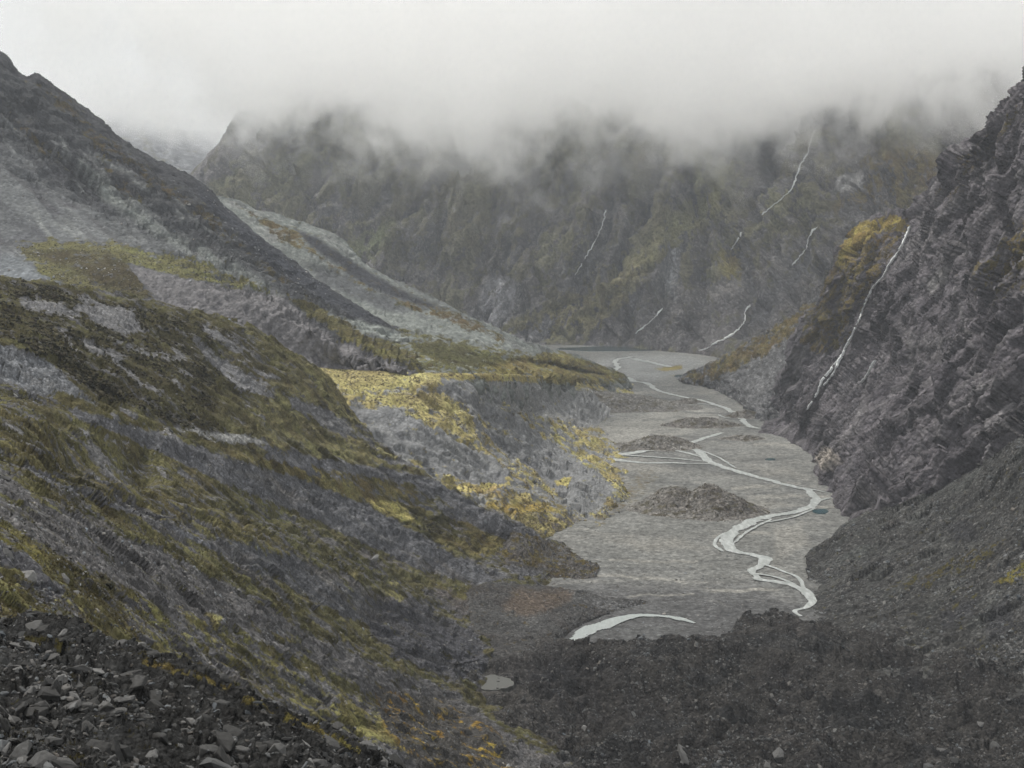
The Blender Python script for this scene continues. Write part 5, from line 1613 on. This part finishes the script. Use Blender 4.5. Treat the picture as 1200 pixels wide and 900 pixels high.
def heap(name, P, N, s, protos, tones, mat, label, cat, rnd, sink=0.15, upright=0.0, smooth=False):
    """many small pieces as one mass."""
    if not len(P):
        return
    B = frames(N, rnd, upright)
    Vs, Fs, Ts, k0 = [], [], [], 0
    which = rnd.randint(0, len(protos), len(P))
    st = 0.7 + 0.6 * rnd.rand(len(P), 3)
    for p in range(len(protos)):
        m = np.flatnonzero(which == p)
        if not len(m):
            continue
        V, F = protos[p]
        Q = np.einsum('nij,nvj->nvi', B[m], V[None] * st[m][:, None] * s[m][:, None, None])
        Q += (P[m] - N[m] * (sink * s[m])[:, None] * 0.5)[:, None]
        Vs.append(Q.reshape(-1, 3))
        Fs.append((F[None] + (np.arange(len(m)) * len(V))[:, None, None]).reshape(-1, F.shape[1]) + k0)
        Ts.append(np.repeat(tones[m], len(V), 0))
        k0 += len(m) * len(V)
    me = mesh_arrays(name, np.concatenate(Vs), np.concatenate(Fs), smooth)
    put_attr(me, 'tone', np.concatenate(Ts))
    me.materials.append(mat)
    o = bpy.data.objects.new(name, me)
    COL.objects.link(o)
    return tag(o, label, cat, kind='stuff')

def grey_tones(n, lo, hi, rnd, warm=0.05):
    v = lo + (hi - lo) * rnd.rand(n) ** 1.8
    w = 1 + warm * rnd.normal(size=(n, 1))
    return np.concatenate((v[:, None] * w, v[:, None], v[:, None] / w), 1)

M_stone = stone_mat('stone', (1, 1, 1), 0.0, 0.6)
M_slate = stone_mat('slate', (1, 1, 1), 0.0, 0.18)
M_leaf = leaf_mat('scrub_leaves')
rnd = np.random.RandomState(5)
BIG = []                                    # candidates for stones of their own

def stones(S, n, weight, size, power, tone, name, label, protos, mat, where, min_px=1.1, big_px=7, sink=0.2):
    P, N, s, px, pix, k = spots(S, n, weight, size, power, rnd, min_px)
    T = grey_tones(len(P), tone[0], tone[1], rnd)
    inside = (pix[:, 0] > 3) & (pix[:, 0] < 1197) & (pix[:, 1] < 897)
    big = (px > big_px) & inside
    for i in np.flatnonzero(big):
        BIG.append((px[i], P[i], N[i], s[i], T[i], where, protos is SLABS))
    m = ~big
    heap(name, P[m], N[m], s[m], protos, T[m], mat, label, 'rubble', rnd, sink)

ones = lambda S: np.ones(S.veg.shape)
bare_of = lambda S: np.clip(1.15 - S.veg * 1.5, 0.03, 1)
cl = lambda S, sc, o=0.0: np.clip(0.5 + 1.4 * noise(S.base, sc, 3, 0.6, off=o), 0.02, 2)

stones(K_, 12000, cl(K_, 7) * bare_of(K_), (0.15, 1.7), 1.75, (0.014, 0.13), 'rubble', 'loose dark slate rubble covering the near knoll', SLABS, M_slate, 'knoll', 1.6, 13)
stones(E, 20000, cl(E, 30) * (0.12 + 0.88 * bare_of(E)), (0.35, 3.0), 2.2, (0.04, 0.24), 'rubble', 'scattered grey stones on the left hillside', BLOCKS, M_stone, 'hillside', 1.1, 7)
stones(J_, 26000, cl(J_, 25) ** 1.6, (0.6, 6.5), 2.0, (0.013, 0.13), 'rubble', 'dark stones strewn over the moraine', BLOCKS, M_stone, 'moraine', 1.2, 7.5)
stones(M_, 5000, cl(M_, 12), (0.5, 2.2), 2.8, (0.04, 0.15), 'rubble', 'stones on the brown mound by the pool', BLOCKS, M_stone, 'mound', 1.2, 7)
stones(I_s, 16000, cl(I_s, 25) ** 1.6, (0.7, 6.5), 2.0, (0.025, 0.17), 'rubble', 'stones of the scree below the cliff', BLOCKS, M_stone, 'scree', 1.1, 8)
py, px = D.pix[..., 1], D.pix[..., 0]
stones(D, 2200, cl(D, 40) * sst(200, 260, py) * (1 - sst(340, 352, py)), (1.0, 5.0), 2.4, (0.09, 0.32), 'rubble', 'pale blocks fallen onto the bench', BLOCKS, M_stone, 'bench', 1.1, 9)
stones(F_, 1500, cl(F_, 30), (0.8, 3.5), 2.6, (0.06, 0.2), 'rubble', 'stones among the golden grass of the terrace', BLOCKS, M_stone, 'terrace', 1.1, 9)
stones(B_, 1800, cl(B_, 12), (0.7, 3.5), 2.3, (0.04, 0.18), 'rubble', 'blocks on the low brown spur', BLOCKS, M_stone, 'spur', 1.1, 7)
gy, gx = G_.pix[..., 1], G_.pix[..., 0]
gw = sst(600, 690, gy) * (gx > 640) * (gx < 960) + 0.05 + 1.2 * np.exp(-((gx - 700) / 60.0) ** 2 - ((gy - 678) / 10.0) ** 2)
stones(G_, 5000, gw * cl(G_, 20), (0.7, 3.6), 2.8, (0.07, 0.26), 'rubble', 'stones lying on the grey flat', BLOCKS, M_stone, 'flat', 1.0, 8)

# the largest stones: each one a thing
BIG.sort(key=lambda b: -b[0])
BIG = BIG[:300]
WORDS = {'knoll': ('slate_rock', 'slate rock', 'dark slate slab lying loose in the rubble of the near knoll', 'slate slabs on the near knoll'),
         'hillside': ('boulder', 'boulder', 'grey boulder resting on the left hillside', 'boulders on the left hillside'),
         'moraine': ('boulder', 'boulder', 'dark boulder lying on the near moraine', 'boulders on the moraine'),
         'mound': ('boulder', 'boulder', 'boulder on the brown mound beside the pool', 'boulders on the mound by the pool'),
         'scree': ('boulder', 'boulder', 'boulder lodged in the scree below the right cliff', 'boulders on the scree slope'),
         'bench': ('boulder', 'boulder', 'pale boulder fallen on the grassy bench', 'boulders on the bench'),
         'terrace': ('boulder', 'boulder', 'boulder among golden grass on the terrace', 'boulders on the terrace'),
         'spur': ('boulder', 'boulder', 'boulder on the low brown spur', 'boulders on the brown spur'),
         'flat': ('boulder', 'boulder', 'boulder sitting on the grey gravel flat', 'boulders on the flat')}
def rock_mesh(V, F, seed, rough=0.05):
    """a broken block: bevelled hull with chipped faces."""
    bm = bmesh.new()
    vs = [bm.verts.new(v) for v in V]
    for f in F:
        bm.faces.new([vs[i] for i in f])
    bmesh.ops.dissolve_limit(bm, angle_limit=math.radians(7), verts=bm.verts, edges=bm.edges)
    bmesh.ops.bevel(bm, geom=bm.edges[:], offset=0.025, segments=1, affect='EDGES', clamp_overlap=True)
    bmesh.ops.triangulate(bm, faces=bm.faces)
    bmesh.ops.subdivide_edges(bm, edges=[e for e in bm.edges if e.calc_length() > 0.12], cuts=1, use_grid_fill=True)
    bmesh.ops.triangulate(bm, faces=bm.faces)
    co = np.array([v.co[:] for v in bm.verts])
    d = noise(co, 0.28, 3, 0.6, off=seed * 3.3) * rough
    bm.normal_update()
    for v, k in zip(bm.verts, d):
        v.co += v.normal * float(k)
    me = bpy.data.meshes.new('rock')
    bm.to_mesh(me)
    bm.free()
    return me
ROCKS = {}
def rock_variant(slab, tone_i):
    key = (slab, tone_i)
    if key not in ROCKS:
        V, F = (SLABS if slab else BLOCKS)[tone_i % 6]
        me = rock_mesh(V, F, tone_i)
        ROCKS[key] = me
    return ROCKS[key]

TONES = [0.03, 0.045, 0.065, 0.09, 0.13, 0.19, 0.27]
def toned(me, tone):
    k = '%s_%d' % (me.name, tone)
    if k not in ROCKS:
        c = me.copy()
        put_attr(c, 'tone', np.ones((len(c.vertices), 3)) * TONES[tone] * np.array((1.0, 0.99, 0.98)))
        ROCKS[k] = c
    return ROCKS[k]

def place_rock(P, N, s, tone, where, slab, i, label=None, stretch=None):
    name, cat, lab, grp = WORDS[where]
    me = toned(rock_variant(slab, i % 6), tone)
    if not me.materials:
        me.materials.append(M_slate if slab else M_stone)
    o = bpy.data.objects.new(name, me)
    COL.objects.link(o)
    B = frames(np.array([N]), rnd, 0.1)[0]
    st = np.array(stretch) if stretch is not None else 0.75 + 0.5 * rnd.rand(3)
    Mx = Matrix.Identity(4)
    p = np.array(P) - np.array(N) * 0.08 * s
    for r in range(3):
        for c in range(3):
            Mx[r][c] = float(B[r, c] * s * st[c])
        Mx[r][3] = float(p[r])
    o.matrix_world = Mx
    tag(o, label or lab, cat, grp, 'thing')
    return o

def named_rock(S, x, y, px, tone, where, slab, i, label, stretch):
    P, N = S.point(x, y)
    o = place_rock(P, N, px * P[1] / FOC / 0.9, tone, where, slab, i, label, stretch)
    return o

named_rock(K_, 20, 742, 36, 2, 'knoll', True, 0, 'long flat slab lying along the crest at the left end of the near knoll', (1.1, 0.9, 1.0))
named_rock(K_, 52, 746, 20, 3, 'knoll', True, 1, 'smaller slab beside the long flat slab on the crest of the near knoll', (0.9, 0.9, 1.1))
named_rock(K_, 118, 800, 40, 3, 'knoll', False, 2, 'tall pale triangular block standing up from the middle of the near knoll', (0.8, 0.7, 1.2))
named_rock(K_, 150, 790, 42, 0, 'knoll', False, 3, 'broad blackish block right beside the pale triangular block on the knoll', (1.0, 0.9, 0.9))
named_rock(K_, 182, 856, 30, 4, 'knoll', True, 4, 'pale elongated slab on the lower right face of the near knoll', (1.3, 0.6, 0.9))
named_rock(K_, 246, 824, 28, 1, 'knoll', False, 5, 'dark block jutting out under the grassy right edge of the near knoll', (1.1, 0.8, 0.7))
named_rock(E, 345, 607, 11, 4, 'hillside', False, 1, 'square grey block standing alone in the grass above the slump on the hillside', (0.9, 0.9, 1.2))
named_rock(E, 437, 655, 15, 5, 'hillside', True, 2, 'pale flat boulder above the dark hollow of the hillside', (1.2, 0.8, 1.0))
named_rock(E, 20, 461, 9, 6, 'hillside', False, 3, 'whitish boulder under the grey scarp at the left edge of the hillside', (0.8, 0.8, 1.2))
named_rock(J_, 802, 884, 20, 4, 'moraine', True, 1, 'pale flat boulder on the dark moraine close to the bottom edge', (1.1, 0.8, 0.8))
named_rock(J_, 684, 851, 13, 5, 'moraine', False, 5, 'pale rounded boulder among dark stones on the left of the moraine', (1.1, 0.8, 0.8))
named_rock(J_, 1150, 852, 10, 4, 'moraine', False, 0, 'pale stone alone on the far right of the dark moraine', (1.0, 0.9, 0.9))
placed = {}
for i, (pxs, P, N, s, T, where, slab) in enumerate(BIG[:288]):
    o = place_rock(P, N, s, int(np.argmin([abs(t - T[1]) for t in TONES])), where, slab, i)
    placed.setdefault(where, []).append((o, proj(P), pxs, T[1]))
PLACE = {'knoll': 'slate rock on the near knoll', 'hillside': 'boulder on the left hillside', 'moraine': 'boulder on the near moraine', 'scree': 'boulder in the scree below the cliff'}
for where, L in placed.items():
    if where not in PLACE or len(L) < 8:
        continue
    done = set()
    for word, key in (('leftmost of the large loose %s', lambda b: b[1][0]), ('rightmost of the large loose %s', lambda b: -b[1][0]), ('uppermost large loose %s', lambda b: b[1][1]),
                      ('lowest large loose %s, at the bottom edge', lambda b: -b[1][1])):
        c = min(L, key=key)
        if c[0].name not in done:
            done.add(c[0].name)
            c[0]['label'] = word % PLACE[where].replace('boulder ', 'boulders ' if 'of the' in word else 'boulder ').replace('rock ', 'rocks ' if 'of the' in word else 'rock ')

# ---- plants
def plants(S, n, weight, size, power, cols, name, label, cat, protos, min_px=1.2, sink=0.1, upright=0.5):
    P, N, s, px, pix, k = spots(S, n, weight, size, power, rnd, min_px)
    c = np.array(cols)[rnd.randint(0, len(cols), len(P))] * (0.7 + 0.6 * rnd.rand(len(P), 1))
    c = c * 0.78 + c.mean(1)[:, None] * 0.22
    heap(name, P, N, s, protos, c, M_leaf, label, cat, rnd, sink, upright)

ey, ex = E.pix[..., 1], E.pix[..., 0]
lum = E.vegc[..., 0]
darkveg = np.clip((0.075 - lum) / 0.04, 0, 1) * np.clip(E.veg * 1.4 - 0.3, 0, 1)
plants(E, 20000, darkveg * cl(E, 22, 3.0) ** 2.5 * sst(200, 380, E.base[..., 1]), (0.7, 2.8), 2.0, [(0.018, 0.018, 0.009), (0.027, 0.025, 0.012), (0.032, 0.026, 0.015), (0.055, 0.047, 0.022)],
       'scrub', 'low dark scrub on the left hillside', 'scrub', BUSHES)
light = np.clip(E.veg * 1.4 - 0.3, 0, 1) * (1 - np.clip((0.06 - lum) / 0.03, 0, 1))
plants(E, 30000, light * cl(E, 12, 6.0) * (1 - sst(480, 620, E.base[..., 1])), (0.35, 1.1), 2.4, [(0.09, 0.075, 0.026), (0.12, 0.096, 0.034), (0.15, 0.122, 0.048), (0.07, 0.058, 0.02)],
       'tussock', 'tussock grass on the left hillside', 'grass', TUFTS, 1.5)
plants(D, 1500, (D.pix[..., 0] < 300) * np.clip(D.veg * 1.3 - 0.35, 0, 1) * np.clip((0.075 - D.vegc[..., 0]) / 0.04, 0.03, 1), (0.9, 2.2), 2.0, [(0.04, 0.034, 0.018), (0.06, 0.05, 0.022)],
       'scrub', 'brown scrub on the bench below the dark ridge', 'scrub', BUSHES)
plants(F_, 9000, np.clip(F_.veg * 1.3 - 0.3, 0, 1) * cl(F_, 18, 2.0), (0.9, 2.6), 2.2, [(0.16, 0.13, 0.06), (0.24, 0.195, 0.09), (0.12, 0.095, 0.05), (0.28, 0.235, 0.11)],
       'tussock', 'golden tussock on the moraine terrace', 'grass', BUSHES)
plants(K_, 2500, np.clip(K_.veg * 1.5 - 0.2, 0, 1), (0.14, 0.42), 2.2, [(0.07, 0.058, 0.02), (0.1, 0.08, 0.028), (0.05, 0.042, 0.016)],
       'tussock', 'tufts of grass between the slabs of the near knoll', 'grass', TUFTS, 1.8)
for S in MOUNDS[:3]:
    plants(S, 500, ones(S), (0.8, 2.4), 2.2, [(0.07, 0.06, 0.04), (0.1, 0.085, 0.06), (0.06, 0.05, 0.03)], 'scrub', 'grey-brown scrub on a gravel mound', 'scrub', BUSHES)
# ---------------------------------------------------------------- air and cloud
def box_mesh(name, lo, hi):
    V = np.array([(x, y, z) for x in (lo[0], hi[0]) for y in (lo[1], hi[1]) for z in (lo[2], hi[2])], float)
    F = np.array([(0, 1, 3, 2), (4, 6, 7, 5), (0, 4, 5, 1), (2, 3, 7, 6), (0, 2, 6, 4), (1, 5, 7, 3)])
    return mesh_arrays(name, V, F)

m, t, out = nodes_of('haze_air')
pv = mk(t, 'ShaderNodeVolumePrincipled', {'Color': (0.84, 0.89, 0.97, 1), 'Density': 0.000055, 'Anisotropy': 0.0})
t.links.new(pv.outputs[0], out.inputs['Volume'])
me = box_mesh('haze', (-2700, -500, -263), (2700, 7300, 740))
me.materials.append(m)
o = bpy.data.objects.new('haze', me)
COL.objects.link(o)
tag(o, 'thin pale haze filling the air of the valley', 'haze', kind='stuff')

def cloud(name, label, lo, hi, base_pts, D, ramp, wob, scale, seed):
    """a bank of cloud: a closed body with a ragged underside; base_pts = (X, height of the underside)."""
    m, t, out = nodes_of(name + '_vapour')
    geo = mk(t, 'ShaderNodeNewGeometry')
    xyz = mk(t, 'ShaderNodeSeparateXYZ', {0: geo.outputs['Position']})
    x01 = mth(t, 'DIVIDE', mth(t, 'SUBTRACT', xyz.outputs[0], lo[0]), hi[0] - lo[0], clamp=True)
    cr = mk(t, 'ShaderNodeFloatCurve', {'Value': x01})
    zmin, zmax = lo[2], hi[2]
    c = cr.mapping.curves[0]
    pts = [((x - lo[0]) / (hi[0] - lo[0]), (z - zmin) / (zmax - zmin)) for x, z in base_pts]
    c.points[0].location, c.points[1].location = pts[0], pts[-1]
    for p in pts[1:-1]:
        c.points.new(*p)
    cr.mapping.update()
    zb = mth(t, 'MULTIPLY_ADD', cr.outputs[0], zmax - zmin, zmin)
    mp = mk(t, 'ShaderNodeMapping', {'Vector': geo.outputs['Position'], 'Location': (seed, seed * 2, 0), 'Scale': (1.0, 1.0, 0.9)})
    n = mk(t, 'ShaderNodeTexNoise', {'Vector': mp.outputs[0], 'Scale': 1.0 / scale, 'Detail': 7.0, 'Roughness': 0.62, 'Distortion': 0.6})
    n_big = mk(t, 'ShaderNodeTexNoise', {'Vector': mp.outputs[0], 'Scale': 0.33 / scale, 'Detail': 2.0, 'Roughness': 0.5})
    h = mth(t, 'SUBTRACT', xyz.outputs[2], zb)
    h = mth(t, 'MULTIPLY_ADD', mth(t, 'SUBTRACT', n.outputs['Fac'], 0.5), wob * 2, h)
    h = mth(t, 'MULTIPLY_ADD', mth(t, 'SUBTRACT', n_big.outputs['Fac'], 0.5), wob * 1.2, h)
    h = mth(t, 'DIVIDE', h, ramp, clamp=True)
    d = mth(t, 'POWER', h, 1.3)
    # thins out towards its outer faces
    for k, (a, b) in enumerate(zip(lo, hi)):
        e = (0.14, 0.2, 0.42)[k] * (b - a)
        d = mth(t, 'MULTIPLY', d, mth(t, 'DIVIDE', mth(t, 'SUBTRACT', xyz.outputs[k], a), e, clamp=True)) if k != 2 else d
        d = mth(t, 'MULTIPLY', d, mth(t, 'DIVIDE', mth(t, 'SUBTRACT', b, xyz.outputs[k]), e, clamp=True))
    d = mth(t, 'MULTIPLY', d, D)
    pv = mk(t, 'ShaderNodeVolumePrincipled', {'Color': (1.0, 1.0, 1.0, 1), 'Density': d, 'Anisotropy': 0.82})
    t.links.new(pv.outputs[0], out.inputs['Volume'])
    me = box_mesh(name, lo, hi)
    me.materials.append(m)
    o = bpy.data.objects.new(name, me)
    COL.objects.link(o)
    tag(o, label, 'cloud', kind='stuff')
    return o

cloud('cloud', 'bank of low grey-white cloud hanging on the valley wall', (-1900, 1750, 20), (2400, 4300, 580),
      [(-1900, 600), (-1000, 520), (-760, 400), (-560, 330), (-330, 285), (-150, 228), (100, 246), (400, 244), (700, 236), (1100, 236), (2400, 255)], 0.017, 100, 520, 120, 3.7)
cloud('cloud', 'small wisp of cloud caught on the distant peak in the notch', (-2000, 4700, 150), (-800, 6300, 760),
      [(-2000, 380), (-1500, 400), (-1300, 360), (-1180, 330), (-1050, 350), (-800, 380)], 0.005, 160, 230, 150, 9.1)
